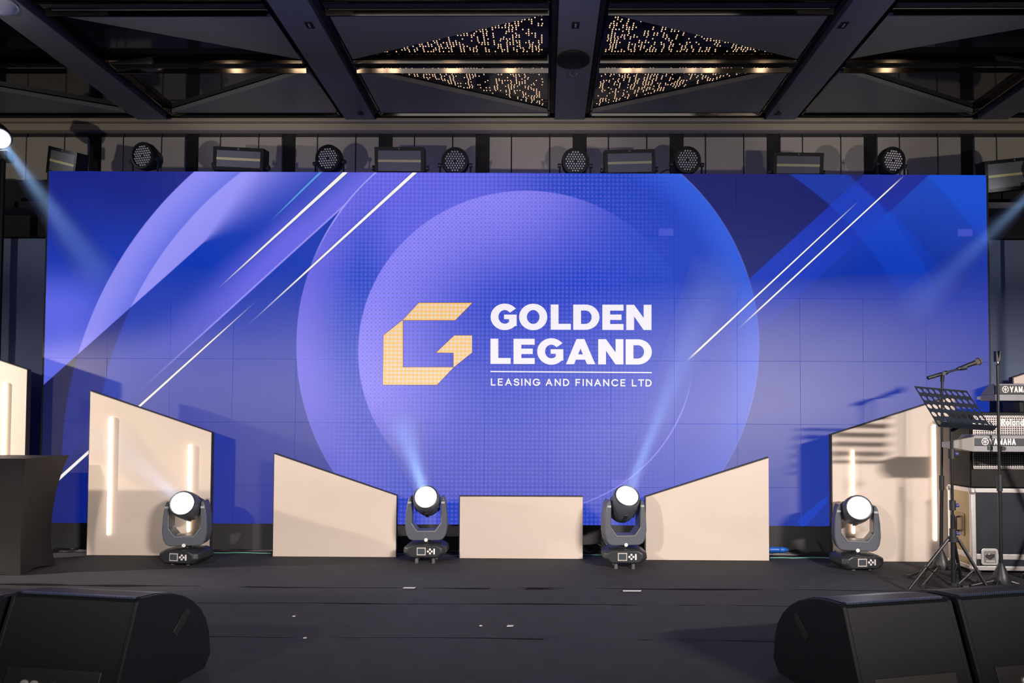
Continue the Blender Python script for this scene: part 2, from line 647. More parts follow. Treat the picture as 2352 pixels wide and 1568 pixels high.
def sm(a, b, x):
    n = X.nt.nodes.new('ShaderNodeMapRange')
    n.interpolation_type = 'SMOOTHSTEP'
    inv = (not isinstance(a, X)) and (not isinstance(b, X)) and a > b
    if inv:
        a, b = b, a
    for nm, v in (('Value', x), ('From Min', a), ('From Max', b)):
        if isinstance(v, X):
            X.nt.links.new(v.s, n.inputs[nm])
        else:
            n.inputs[nm].default_value = v
    n.inputs['To Min'].default_value = 1.0 if inv else 0.0
    n.inputs['To Max'].default_value = 0.0 if inv else 1.0
    return X(n.outputs[0])


def mixc(a, b, f):
    n = X.nt.nodes.new('ShaderNodeMix')
    n.data_type = 'RGBA'
    n.clamp_factor = True
    for nm, v in (('A', a), ('B', b)):
        if isinstance(v, str):
            n.inputs[nm].default_value = lin(v)
        else:
            X.nt.links.new(v, n.inputs[nm])
    if isinstance(f, X):
        X.nt.links.new(f.s, n.inputs['Factor'])
    else:
        n.inputs['Factor'].default_value = f
    return n.outputs['Result']


def screen_material():
    m = bpy.data.materials.new('led_artwork')
    m.use_nodes = True
    nt = m.node_tree
    X.nt = nt
    b = nt.nodes['Principled BSDF']
    tc = nt.nodes.new('ShaderNodeTexCoord')
    tc.object = SROOT
    sp = nt.nodes.new('ShaderNodeSeparateXYZ')
    nt.links.new(tc.outputs['Object'], sp.inputs[0])
    u = X(sp.outputs[0]) * K + U0
    v = V0 - X(sp.outputs[2]) * K

    def side(p, q):
        """signed distance to the line p->q, positive below/right of it"""
        (x0, y0), (x1, y1) = Q(*p), Q(*q)
        L = math.hypot(x1 - x0, y1 - y0)
        nx, ny = -(y1 - y0) / L, (x1 - x0) / L
        if ny < 0:
            nx, ny = -nx, -ny
        return u * nx + v * ny - (x0 * nx + y0 * ny)

    def dist(px, py, sx=1.0, sy=1.0):
        cx, cy = Q(px, py)
        a = (u - cx) * (1 / sx)
        c = (v - cy) * (1 / sy)
        return X.op('SQRT', a * a + c * c)

    def lt(x, e, w=1.5):       # mask where x < e
        return sm(e + w, e - w, x)

    nz = nt.nodes.new('ShaderNodeTexNoise')
    nz.inputs['Scale'].default_value = 1.1
    nz.inputs['Detail'].default_value = 2
    nt.links.new(tc.outputs['Object'], nz.inputs['Vector'])
    noise = X(nz.outputs['Fac'])

    e1 = side((105, 879), (519, 511))
    e2 = side((428, 800), (875, 395))
    r1 = dist(1035, 1050)
    r2 = dist(1053, 1050)
    R1, R2 = 892.0, 833.0

    # ground
    c = mixc('#00177c', '#0436b8', sm(380, 720, v + noise * 120 - 60))
    c = mixc(c, '#0029a0', sm(900, 1200, v))
    # lower left of the first diagonal
    left_lo = sm(600, 720, v) * sm(330, 150, u)
    c = mixc(c, '#5b66e6', left_lo * 0.9)
    ab1 = sm(X.op('MAXIMUM', (u - 470) * 0.55, 1.5) * -1.0, X.op('MAXIMUM', (u - 470) * 0.55, 1.5), e1 * -1.0)   # above e1
    a1 = mixc('#8c8bf3', '#4360dc', sm(0, 120, R1 - r1))
    c = mixc(c, a1, lt(r1, R1))
    a2 = mixc('#9894f6', '#5c6ce4', sm(0, 190, R2 - r2))
    a2 = mixc(a2, '#7f80f0', sm(560, 760, u) * sm(560, 430, v))
    c = mixc(c, a2, lt(r2, R2))
    # below e1
    lo = mixc('#040f45', '#061f82', lt(r1, R1))
    lo = mixc(lo, '#0436b2', lt(r2, R2) * sm(1300, 700, v))
    t = e1 / X.op('MAXIMUM', e1 - e2, 1.0)
    lavband = sm(0.35, 1.0, t + noise * 0.5 - 0.25) * sm(880, 640, v)
    lo = mixc(lo, '#6b69e8', lavband * lt(e2, 0, 3) * 0.9)
    c = mixc(lo, c, ab1)
    # below e2
    under = mixc('#0535b0', '#0a2690', sm(700, 1150, v))
    under = mixc(under, '#071a70', sm(330, 150, u))
    edge2 = sm(3.2, 0.6, X.op('ABSOLUTE', e2))
    c = mixc(c, under, lt(e2 * -1.0, 0, 1.5))
    c = mixc(c, '#a49cff', edge2 * sm(930, 700, v) * 0.8)
    # right part -------------------------------------------------------
    ra = side((1980, 405), (1752, 612))
    rb = side((2130, 405), (1985, 540))
    rc = side((2600, 400), (2190, 800))
    right = sm(1500, 1580, u)
    g = mixc('#000f62', '#16246e', sm(430, 700, v))
    gb = mixc('#0022a0', '#0a36b8', sm(400, 620, v))
    gc = mixc('#0048cc', '#0030a8', sm(400, 640, v + (u - 2150) * -0.2))
    rr = mixc(g, gb, lt(ra * -1.0, 0, 2))
    rr = mixc(rr, gc, lt(rb * -1.0, 0, 2))
    arcA = dist(1420, 1000)
    arcmask = lt(X.op('ABSOLUTE', arcA - 768), 42, 3) * sm(800, 560, v)
    rr = mixc(rr, '#0a45cc', arcmask * 0.45)
    arcB = dist(1500, 1060)
    rr = mixc(rr, '#00165c', lt(X.op('ABSOLUTE', arcB - 860), 60, 4) * sm(760, 560, v) * 0.25)
    rr = mixc(rr, '#15349e', sm(620, 900, v))
    c = mixc(c, rr, right)
    # big ring ---------------------------------------------------------
    ro = dist(1212, 790)
    RO = 533.0
    depth = RO - ro
    ring_l = mixc('#6a66e2', '#1c48c4', sm(0, 130, depth + noise * 40 - 20))
    ring_l = mixc(ring_l, '#6a68ea', sm(700, 520, v) * sm(820, 920, u) * 0.8)
    ring_r = mixc('#2458d8', '#0a3cbc', sm(0, 90, depth))
    ring = mixc(ring_l, ring_r, sm(1080, 1330, u))
    ring = mixc(ring, '#2a44b8', sm(820, 1150, v) * 0.7)
    c = mixc(c, ring, lt(ro, RO))
    c = mixc(c, '#a8a4ff', sm(2.6, 0.6, X.op('ABSOLUTE', depth)) * (sm(640, 470, v) * sm(1000, 900, u) * 0.8 + 0.10))
    # inner disc -------------------------------------------------------
    ri = dist(1208, 805, 387.0, 372.0)
    cx, cy = Q(1208, 805)
    wdir = ((u - cx) * -0.8 + (v - cy) * -0.55) / X.op('MAXIMUM', ri * 380.0, 60.0)
    lavf = sm(-0.15, 0.75, wdir) * sm(0.25, 1.02, ri)
    top = sm(660, 430, v) * sm(1560, 1180, u)
    lavf = X.op('MAXIMUM', lavf, top * 0.85)
    disc = mixc('#1f42c4', '#9088f8', lavf)
    rightfade = sm(1250, 1560, u) * sm(0.5, 0.85, ri)
    disc = mixc(disc, '#0a40c0', rightfade * 0.8)
    disc = mixc(disc, '#2b3fb4', sm(880, 1150, v) * 0.8)
    c = mixc(c, disc, lt(ri * 380.0, 380.0))
    c = mixc(c, '#8d90ff', sm(2.4, 0.5, X.op('ABSOLUTE', ri * 380.0 - 380.0)) * sm(1240, 1420, u) * sm(840, 980, v) * 0.6)
    # halftone
    fu = X.op('FRACT', u * (1 / 9.7)) - 0.5
    fv = X.op('FRACT', v * (1 / 9.7)) - 0.5
    hd = X.op('SQRT', fu * fu + fv * fv)
    dots = sm(0.42, 0.2, hd)
    hm = lt(ro, RO) * sm(1640, 1300, u) * sm(700, 860, u)
    c = mixc(c, '#6a66ee', dots * hm * 0.42)
    c = mixc(c, '#0038b8', sm(0.42, 0.62, hd) * hm * 0.45)
    # fine LED rows
    fl_ = X.op('FRACT', v * (1 / 4.0)) - 0.5
    c = mixc(c, '#06248c', sm(0.25, 0.5, X.op('ABSOLUTE', fl_)) * 0.10)
    # thin bright lines --------------------------------------------------
    def line(p, q, w0, w1, col, f0=0.0, f1=0.0, amt=1.0):
        nonlocal c
        (x0, y0), (x1, y1) = Q(*p), Q(*q)
        L = math.hypot(x1 - x0, y1 - y0)
        dx, dy_ = (x1 - x0) / L, (y1 - y0) / L
        s = (u - x0) * dx + (v - y0) * dy_
        d = X.op('ABSOLUTE', (u - x0) * -dy_ + (v - y0) * dx)
        w = s * ((w1 - w0) / L) + w0
        msk = sm(w + 1.0, w - 0.6, d) if False else X.op('SUBTRACT', 1.0, sm(w - 0.7, w + 0.9, d))
        dk = X.op('SUBTRACT', 1.0, sm(w + 0.5, w + 4.0, d))
        along = sm(0.0, max(f0, 0.5), s) * sm(L, L - max(f1, 0.5), s)
        c = mixc(c, '#12205c', dk * along * (0.35 * amt))
        c = mixc(c, col, msk * along * amt)

    line((795, 394), (488, 674), 4.0, 0.8, '#f4f0ea', 0, 150)
    line((738, 394), (610, 518), 2.4, 1.0, '#5aa6f0', 0, 100, 0.8)
    line((955, 394), (552, 762), 3.6, 0.8, '#f8f5f0', 0, 220)
    line((122, 1111), (603, 678), 3.4, 0.8, '#f6f2ec', 0, 180)
    line((2080, 400), (1690, 760), 1.2, 1.6, '#ffffff', 60, 110)
    line((1978, 456), (1572, 834), 0.9, 2.0, '#ffffff', 130, 60)
    line((1905, 1140), (1838, 1205), 5.0, 12.0, '#0c44cc', 10, 0, 0.7)
    # modules of slightly different brightness
    for (px, py) in ((1530, 533), (2217, 534), (1421, 1109)):
        qx, qy = Q(px, py)
        mk = lt(X.op('ABSOLUTE', u - qx), 17, 0.8) * lt(X.op('ABSOLUTE', v - qy), 8.5, 0.8)
        c = mixc(c, '#5a60d8', mk * 0.4)
    b.inputs['Base Color'].default_value = (0.034, 0.030, 0.028, 1)
    b.inputs['Roughness'].default_value = 0.46
    b.inputs['Specular IOR Level'].default_value = 0.65
    nt.links.new(c, b.inputs['Emission Color'])
    b.inputs['Emission Strength'].default_value = 1.0
    m.cycles.emission_sampling = 'NONE'
    return m


LED = screen_material()
g = 0.0002
ch = 0.0012
T = 0.075
pan = MB()
a0, a1 = g, PS - g
vs = [(a0, ch, a0), (a1, ch, a0), (a1, ch, a1), (a0, ch, a1),
      (a0 + ch, 0, a0 + ch), (a1 - ch, 0, a0 + ch), (a1 - ch, 0, a1 - ch), (a0 + ch, 0, a1 - ch),
      (a0, T, a0), (a1, T, a0), (a1, T, a1), (a0, T, a1)]
pan.add(vs, [(4, 5, 6, 7), (0, 1, 5, 4), (1, 2, 6, 5), (2, 3, 7, 6), (3, 0, 4, 7), (0, 8, 9, 1), (1, 9, 10, 2), (2, 10, 11, 3), (3, 11, 8, 0), (8, 11, 10, 9)])
first = pan.build('led_panel', LED, SROOT, smooth=False)
zb = STOP - NR * PS
k = 0
for r in range(NR):
    for cc in range(NC):
        o = first if k == 0 else first.copy()
        if k:
            COL.objects.link(o)
            o.parent = SROOT
        k += 1
        o.location = (cc * PS, rnd.uniform(-0.0006, 0.0006), zb + r * PS)
        o.rotation_euler = (rnd.uniform(-0.003, 0.003), 0, rnd.uniform(-0.003, 0.003))
# steel legs behind the wall carry it and the lamp bar
STEEL = mat('dark_steel', (0.05, 0.05, 0.055), 0.4, 0.6)
for i in range(6):
    x = SW * (i + 0.5) / 6
    MB().box(x - 0.03, x + 0.03, T + 0.02, T + 0.08, 0.0, STOP - 0.18).build('support_post', STEEL, SROOT, smooth=False)
for x0 in (-0.016, SW + 0.002):
    MB().box(x0, x0 + 0.014, 0.004, T + 0.01, max(0.0, zb), STOP).build('side_frame', EDGE, SROOT, smooth=False)
# black skirt in front of the foot of the wall
zk = SL(1190, 1203)[1]
sk = MB()
n = 120
vs, fs = [], []
for i in range(n + 1):
    x = -0.05 + (SW + 0.1) * i / n
    yy = -0.05 + 0.006 * math.sin(i * 0.9) + 0.004 * math.sin(i * 2.3)
    vs += [(x, yy, 0.0), (x, yy, zk), (x, yy + 0.008, zk), (x, yy + 0.008, 0.0)]
for i in range(n):
    for q in range(4):
        fs.append((i * 4 + q, i * 4 + (q + 1) % 4, (i + 1) * 4 + (q + 1) % 4, (i + 1) * 4 + q))
sk.add(vs, fs)
sk.build('black_skirt', mat('skirt_cloth', (0.045, 0.045, 0.05), 0.85, bump=0.2, bscale=120), SROOT)


# ---- flat lettering on the wall
class Flat:
    def __init__(self):
        self.v, self.f = [], []

    def poly(self, pts):
        o = len(self.v)
        self.v += [tuple(p) for p in pts]
        self.f.append(tuple(range(o, o + len(pts))))

    def ring(self, cx, cy, ro, ri, a0, a1, n=28):
        """ro/ri = (rx, ry)"""
        for i in range(n):
            p = math.radians(a0 + (a1 - a0) * i / n)
            q = math.radians(a0 + (a1 - a0) * (i + 1) / n)
            self.poly([(cx + ri[0] * math.cos(p), cy + ri[1] * math.sin(p)), (cx + ro[0] * math.cos(p), cy + ro[1] * math.sin(p)),
                       (cx + ro[0] * math.cos(q), cy + ro[1] * math.sin(q)), (cx + ri[0] * math.cos(q), cy + ri[1] * math.sin(q))])

    def rect(self, x0, y0, x1, y1):
        self.poly([(x0, y0), (x1, y0), (x1, y1), (x0, y1)])

    def stroke(self, pts, w):
        for i in range(len(pts) - 1):
            a, b = Vector(pts[i]), Vector(pts[i + 1])
            d = (b - a).normalized()
            a2 = a - d * w * 0.5
            b2 = b + d * w * 0.5
            nn = Vector((-d.y, d.x)) * w * 0.5
            self.poly([a2 - nn, b2 - nn, b2 + nn, a2 + nn])


def heavy(ch):
    """heavy geometric capitals, 200 units tall; returns Flat, width"""
    F = Flat()
    s, h = 62, 47
    if ch == 'L':
        F.rect(0, 0, s, 200); F.rect(s, 0, 160, h); return F, 160
    if ch == 'E':
        F.rect(0, 0, s, 200); F.rect(s, 0, 168, h); F.rect(s, 153, 168, 200); F.rect(s, 79, 152, 122); return F, 168
    if ch == 'N':
        F.rect(0, 0, s, 200); F.rect(138, 0, 200, 200)
        F.poly([(s, 200), (s, 108), (138, 0), (138, 96)]); return F, 200
    if ch == 'D':
        F.rect(0, 0, s, 200); F.rect(s, 0, 96, h); F.rect(s, 153, 96, 200)
        F.ring(96, 100, (112, 100), (50, 53), -90, 90); return F, 208
    if ch == 'O':
        F.ring(112, 100, (112, 105), (50, 55), 0, 360, 44); return F, 224
    if ch == 'G':
        F.ring(112, 100, (112, 105), (50, 54), 38, 318, 40)
        F.rect(147, 28, 207, 118); F.rect(107, 82, 147, 118); return F, 209
    if ch == 'A':
        F.poly([(0, 0), (64, 0), (147, 200), (84, 200)])
        F.poly([(233, 0), (167, 0), (84, 200), (147, 200)])
        F.rect(66, 36, 165, 78); return F, 233


def arcp(cx, cy, rx, ry, a0, a1, n=12):
    return [(cx + rx * math.cos(math.radians(a0 + (a1 - a0) * i / n)), cy + ry * math.sin(math.radians(a0 + (a1 - a0) * i / n))) for i in range(n + 1)]


GL = {
    'L': (.52, [[(0, 1), (0, 0), (.5, 0)]]),
    'E': (.56, [[(.52, 1), (0, 1), (0, 0), (.52, 0)], [(0, .52), (.46, .52)]]),
    'F': (.52, [[(.5, 1), (0, 1), (0, 0)], [(0, .5), (.44, .5)]]),
    'A': (.76, [[(0, 0), (.38, 1), (.76, 0)], [(.15, .33), (.61, .33)]]),
    'I': (.02, [[(0, 0), (0, 1)]]),
    'T': (.66, [[(0, 1), (.66, 1)], [(.33, 1), (.33, 0)]]),
    'H': (.68, [[(0, 0), (0, 1)], [(.68, 0), (.68, 1)], [(0, .5), (.68, .5)]]),
    'N': (.68, [[(0, 0), (0, 1), (.68, 0), (.68, 1)]]),
    'M': (.86, [[(0, 0), (0, 1), (.43, .15), (.86, 1), (.86, 0)]]),
    'Y': (.76, [[(0, 1), (.38, .45), (.76, 1)], [(.38, .45), (.38, 0)]]),
    'D': (.68, [[(0, 0), (0, 1), (.26, 1)] + arcp(.26, .5, .42, .5, 90, -90) + [(0, 0)]]),
    'C': (.80, [arcp(.44, .5, .44, .5, 42, 318, 20)]),
    'G': (.84, [arcp(.44, .5, .44, .5, 42, 352, 22) + [(.50, .45)]]),
    'S': (.58, [arcp(.29, .75, .28, .25, 20, 240, 12)[:-1] + arcp(.29, .26, .30, .26, 70, -160, 14)]),
    'R': (.62, [[(0, 0), (0, 1), (.34, 1)] + arcp(.34, .74, .26, .26, 90, -90, 8) + [(0, .48)], [(.30, .48), (.62, 0)]]),
    'o': (.56, [arcp(.28, .33, .28, .33, 0, 360, 16)]),
    'l': (.02, [[(0, 0), (0, 1)]]),
    'a': (.52, [arcp(.26, .31, .26, .31, 0, 360, 14), [(.52, .62), (.52, 0)]]),
    'n': (.50, [[(0, 0), (0, .64)], arcp(.25, .38, .25, .27, 180, 0, 8) + [(.50, 0)]]),
    'd': (.54, [arcp(.27, .31, .27, .31, 0, 360, 14), [(.54, 1), (.54, 0)]]),
}


def text_strokes(txt, width, height, w, space=0.55):
    """stroke text filling width; origin at lower left"""
    F = Flat()
    ws = [space if ch == ' ' else GL[ch][0] for ch in txt]
    wr = w / height
    xs_ = min(1.0, (width - w - (len(txt) - 1) * 1.45 * w) / (sum(ws) * height))
    ws = [q * xs_ for q in ws]
    tot = sum(ws) * height
    gap = (width - tot - w) / (len(txt) - 1)
    x = w / 2
    for ch, cw in zip(txt, ws):
        if ch != ' ':
            for pl_ in GL[ch][1]:
                F.stroke([(x + p[0] * xs_ * height, w / 2 + p[1] * (height - w)) for p in pl_], w)
        x += cw * height + gap
    return F


def flat_obj(F, fn, name, material, parent, thick=None):
    mb = MB()
    for i, f in enumerate(F.f):          # a hair of offset keeps overlapping strokes apart
        vs = [Vector(fn(F.v[k])) - Vector((0, 0.00012 * (i % 9), 0)) for k in f]
        mb.add(vs, [tuple(range(len(vs)))])
    o = mb.build(name, material, parent, smooth=False)
    return o


FACE = -0.0045
WH = mat('led_white', (0.1, 0.1, 0.1), 0.5, emit='#eee9f4', estr=1.0)
WH.cycles.emission_sampling = 'NONE'


def gold_material():
    m = bpy.data.materials.new('led_gold')
    m.use_nodes = True
    nt = m.node_tree
    X.nt = nt
    b = nt.nodes['Principled BSDF']
    tc = nt.nodes.new('ShaderNodeTexCoord')
    tc.object = SROOT
    sp = nt.nodes.new('ShaderNodeSeparateXYZ')
    nt.links.new(tc.outputs['Object'], sp.inputs[0])
    u, v = X(sp.outputs[0]) * (K / 9.2), X(sp.outputs[2]) * (K / 9.2)
    a = X.op('FRACT', u) - 0.5
    c_ = X.op('FRACT', v) - 0.5
    d = X.op('SQRT', a * a + c_ * c_)
    f = sm(0.45, 0.15, d)
    a2 = X.op('FRACT', u + 0.5) - 0.5
    c2 = X.op('FRACT', v + 0.5) - 0.5
    f2 = sm(0.45, 0.15, X.op('SQRT', a2 * a2 + c2 * c2))
    c = mixc('#ecc48c', '#fdbd55', f)
    c = mixc(c, '#dcd6d4', f2 * 0.8)
    nt.links.new(c, b.inputs['Emission Color'])
    b.inputs['Emission Strength'].default_value = 1.0
    b.inputs['Base Color'].default_value = (0.1, 0.1, 0.1, 1)
    m.cycles.emission_sampling = 'NONE'
    return m


GOLD = gold_material()


def zoomfn(y=FACE):
    def fn(p):                       # p in zoom units of the logo crop
        x, z = SL(850 + p[0] / 3.459, 660 + p[1] / 3.459)
        return (x, y, z)
    return fn


EM = [[(388, 123), (812, 123), (677, 260), (260, 260)],
      [(108, 380), (261, 259), (261, 634), (664, 634), (532, 773), (103, 773)],
      [(670, 382), (810, 382), (810, 517), (664, 634), (664, 519), (527, 517)]]
F = Flat()
for p in EM:
    F.poly(p)
flat_obj(F, zoomfn(), 'gold_emblem', GOLD, SROOT)
F = Flat()
for p in EM:
    for i in range(len(p)):
        F.stroke([p[i], p[(i + 1) % len(p)]], 7)
flat_obj(F, zoomfn(FACE + 0.001), 'emblem_outline', mat('led_brown', (0.1, 0.1, 0.1), 0.5, emit='#5a3a4a', estr=1.0), SROOT)
L1 = [('G', 958), ('O', 1184), ('L', 1435), ('D', 1614), ('E', 1845), ('N', 2035)]
L2 = [('L', 957), ('E', 1140), ('G', 1328), ('A', 1556), ('N', 1812), ('D', 2030)]
for (ln, y0a, y0b) in ((L1, 334, 339), (L2, 607, 613)):
    for (chh, x0) in ln:
        F, w = heavy(chh)
        yb_ = y0a + (y0b - y0a) * (x0 - 957) / 1280.0
        F2 = Flat()
        F2.f = F.f
        F2.v = [(x0 + p[0], yb_ - p[1]) for p in F.v]
        flat_obj(F2, zoomfn(), 'logo_letter', WH, SROOT)
F = Flat()
F.poly([(957, 663), (2238, 672), (2238, 681), (957, 672)])
flat_obj(F, zoomfn(), 'logo_rule', WH, SROOT)
for (wd, xa_, xb_) in (('LEASING', 960, 1350), ('AND', 1395, 1582), ('FINANCE', 1632, 2030), ('LTD', 2079, 2236)):
    F = text_strokes(wd, xb_ - xa_, 57, 9.5)
    F2 = Flat()
    F2.f = F.f
    F2.v = [(xa_ + p[0], 779 + 8 * (xa_ + p[0] - 957) / 1280.0 - p[1]) for p in F.v]
    flat_obj(F2, zoomfn(), 'logo_tagline', WH, SROOT)

# ------------------------------------------------------------------ scenic flats
FLY = G(1195, 1282).y + 0.0
TUBE = mat('warm_tube', (0.9, 0.8, 0.7), 0.4, emit=(1.0, 0.80, 0.60), estr=3.4)


def flat_panel(pl_, label, tubes=(), y=None):
    """pl_: photo corner pixels TL, TR, BR, BL"""
    yy = FLY if y is None else y
    pts = [P(px, py, yy) for (px, py) in pl_]
    x0 = (pts[0].x + pts[3].x) / 2
    x1 = (pts[1].x + pts[2].x) / 2
    z0, z1 = pts[0].z, pts[1].z
    xm = (x0 + x1) / 2
    root = empty('scenic_flat', (xm, yy, 0), 0, label, 'stage flat', 'beige slanted stage flats')
    q = [(x0 - xm, 0), (x1 - xm, 0), (x1 - xm, z1), (x0 - xm, z0)]
    MB().prism(q, 0.004, 0.045, 'y').build('core_board', EDGE, root, smooth=False)
    e = 0.007
    sl = (z1 - z0) / (x1 - x0)
    q = [(x0 - xm + e, 0.003), (x1 - xm - e * 0.3, 0.003), (x1 - xm - e * 0.3, z1 - e - sl * e), (x0 - xm + e, z0 - e + sl * e)]
    MB().prism(q, 0.0, 0.0035, 'y').build('face_sheet', BEIGE, root, smooth=False)
    # rear brace
    MB().prism([(0.045, 0.0), (0.22, 0.0), (0.045, min(z0, z1) * 0.7)], -0.02, 0.02, 'x').build('rear_brace', EDGE, root, smooth=False)
    for (pa, pb) in tubes:
        a, b = P(pa[0], pa[1], yy - 0.012), P(pb[0], pb[1], yy - 0.012)
        a.x = b.x = (a.x + b.x) / 2
        mb = MB()
        r = 0.0105
        n = 8
        ptsl, rs = [], []
        for i in range(5):
            t = i / 4 * math.pi / 2
            ptsl.append((a.x - xm, -0.012, b.z + r - r * math.cos(t)))
            rs.append(max(0.001, r * math.sin(t)))
        for i in range(5):
            t = math.pi / 2 - i / 4 * math.pi / 2
            ptsl.append((a.x - xm, -0.012, a.z - r + r * math.cos(t)))
            rs.append(max(0.001, r * math.sin(t)))
        mb.tube(ptsl, rs, 12)
        tb = mb.build('led_tube', TUBE, root)
    return root


# Y of each flat comes from where its foot meets the carpet
flat_panel([(-226, 752), (62, 848), (52, 1274), (-236, 1272)], 'beige flat with a lit tube at the far left, behind the black-draped table',
           [((12, 878), (2, 1180)), ], y=G(195, 1275).y)
flat_panel([(207, 896), (487, 992), (480, 1278), (196, 1275)], 'tall beige flat with two lit tubes behind the leftmost moving head lamp',
           [((255, 957), (247, 1229)), ((437, 1021), (431, 1222))], y=G(340, 1276).y)
flat_panel([(628, 1040), (911, 1137), (910, 1279), (625, 1277)], 'medium beige flat sloping down towards the centre, left of the logo', y=G(768, 1279).y)
flat_panel([(1055, 1138), (1339, 1139), (1339, 1283), (1053, 1281)], 'low rectangular beige flat at the centre of the stage', y=G(1196, 1283).y)
flat_panel([(1482, 1140), (1766, 1049), (1767, 1287), (1481, 1285)], 'medium beige flat sloping up to the right, right of the logo', y=G(1624, 1287).y)
flat_panel([(1910, 997), (2194, 906), (2198, 1290), (1911, 1290)], 'tall beige flat with two lit tubes behind the music stand',
           [((1960, 1033), (1960, 1226)), ((2146, 974), (2149, 1242))], y=G(2050, 1290).y)
flat_panel([(2327, 866), (2611, 775), (2618, 1294), (2332, 1294)], 'tall beige flat at the far right, behind the keyboards', y=G(2050, 1290).y)

# ------------------------------------------------------------------ moving head lamps
LENS = mat('lamp_lens_lit', (0.9, 0.9, 0.95), 0.2, emit=(0.93, 0.95, 1.0), estr=22.0)
SCREENG = mat('lamp_display', (0.06, 0.07, 0.09), 0.15)
YOKE = mat('yoke_plastic', (0.085, 0.095, 0.12), 0.4)


def moving_head(loc, target, label, feet=True, beam=None, rz=0.0):
    root = empty('moving_head_lamp', loc, rz, label, 'stage lamp', 'moving head lamps on the stage floor')
    z0 = 0.042 if feet else 0.012
    # base: chamfered body with a sloping control face
    oct_ = [(-0.155, 0.045), (-0.115, 0.01), (0.115, 0.01), (0.155, 0.045), (0.15, 0.085), (0.105, 0.108), (-0.105, 0.108), (-0.15, 0.085)]
    prof = [(p[0], p[1] + z0 - 0.01) for p in oct_]
    mb = MB()
    n = len(prof)
    lay = [(-0.115, 0.80, 0.015), (-0.09, 1.0, 0.0), (0.09, 1.0, 0.0), (0.115, 0.82, 0.012)]
    vs = []
    for (yy, sx, dz) in lay:
        for (x, z) in prof:
            zz = z0 + 0.05 + (z - z0 - 0.05) * (0.86 if sx < 1 else 1)
            vs.append((x * sx, yy, zz))
    fs = [tuple(range(n)), tuple(range(len(vs) - 1, len(vs) - n - 1, -1))]
    for i in range(len(lay) - 1):
        for k in range(n):
            k2 = (k + 1) % n
            fs.append((i * n + k, (i + 1) * n + k, (i + 1) * n + k2, i * n + k2))
    mb.add(vs, fs)
    base = mb.build('base', BLACKP, root, bevel=0.006)
    zc = z0 + 0.05
    MB().box(-0.052, 0.012, -0.1185, -0.114, zc - 0.027, zc + 0.027).build('display_frame', mat('label_grey', (0.55, 0.52, 0.5), 0.5), base, smooth=False)
    MB().box(-0.046, 0.006, -0.1205, -0.118, zc - 0.020, zc + 0.021).build('display', SCREENG, base, smooth=False)
    for (dx, dz) in ((0, 0.014), (0, -0.014), (-0.014, 0), (0.014, 0)):
        MB().lathe([(0.008, 0), (0.007, 0.004)], 10, Matrix.Translation((0.042 + dx, -0.115, zc + dz)) @ Matrix.Rotation(math.pi / 2, 4, 'X')).build('button', WHITEPRINT, base)
    MB().box(0.067, 0.078, -0.1175, -0.114, zc - 0.02, zc + 0.02).build('side_label', WHITEPRINT, base, smooth=False)
    for s in (-1, 1):
        MB().box(s * 0.105 - 0.02, s * 0.105 + 0.02, -0.1115, -0.09, zc - 0.010, zc + 0.004).build('side_grip', mat('grip_grey', (0.35, 0.34, 0.35), 0.35), base, bevel=0.003)
    for sx in (-0.06, 0.06):
        for sy in (-0.07, 0.07):
            MB().lathe([(0.012, 0.0), (0.013, 0.004), (0.011, z0 + 0.006)], 12, Matrix.Translation((sx, sy, 0))).build('foot', mat('rubber_grey', (0.10, 0.10, 0.11), 0.6), root)
    # yoke and head turn towards the target
    pz = z0 + 0.395
    d = Vector(target) - (Vector(loc) + Vector((0, 0, pz)))
    pan = math.atan2(d.x, -d.y)
    RZ = Matrix.Rotation(pan, 4, 'Z')
    zb0 = z0 + 0.118
    outer = [(-0.098, zb0), (-0.125, zb0 + 0.012), (-0.143, zb0 + 0.045), (-0.152, zb0 + 0.10), (-0.148, zb0 + 0.20), (-0.135, zb0 + 0.29), (-0.122, zb0 + 0.318), (-0.108, zb0 + 0.318),
             (-0.104, zb0 + 0.29), (-0.104, zb0 + 0.125), (-0.062, zb0 + 0.072)]
    poly = outer + [(-x, z) for (x, z) in reversed(outer)]
    yk = MB().prism(poly, -0.062, 0.062, 'y', RZ).build('yoke', YOKE, root, bevel=0.008)
    rim = [(-0.110, -0.064, zb0 + 0.128), (-0.066, -0.064, zb0 + 0.066), (0.066, -0.064, zb0 + 0.066), (0.110, -0.064, zb0 + 0.128)]
    MB().tube([RZ @ Vector(p) for p in rim], 0.004, 6).build('yoke_rim', mat('rim_grey', (0.22, 0.23, 0.26), 0.35), yk)
    for s in (-1, 1):
        MB().box(s * 0.120 - 0.013, s * 0.120 + 0.013, -0.066, -0.060, zb0 + 0.268, zb0 + 0.282, RZ).build('arm_clip', mat('clip_grey', (0.4, 0.42, 0.45), 0.4), yk, smooth=False)
    MB().lathe([(0.03, z0 + 0.095), (0.03, zb0 + 0.004)], 16).build('pan_bearing', BLACKM, root)
    MB().lathe([(0.013, 0), (0.013, 0.004)], 12, RZ @ Matrix.Translation((0, -0.066, zb0 + 0.006)) @ Matrix.Rotation(math.pi / 2, 4, 'X')).build('yoke_badge', WHITEPRINT, yk)
    # head
    HM = align((0, 0, pz), d)
    hp = [(0.045, -0.125), (0.075, -0.12), (0.090, -0.09), (0.097, -0.03), (0.097, 0.05), (0.094, 0.10), (0.088, 0.115), (0.080, 0.118)]
    hd = MB().lathe(hp, 28, HM).build('head', YOKE, root)
    for a in range(0, 360, 60):
        M2 = HM @ Matrix.Rotation(math.radians(a + 30), 4, 'Z')
        MB().box(0.092, 0.101, -0.012, 0.012, -0.08, 0.02, M2).build('cooling_rib', BLACKP, hd, bevel=0.003)
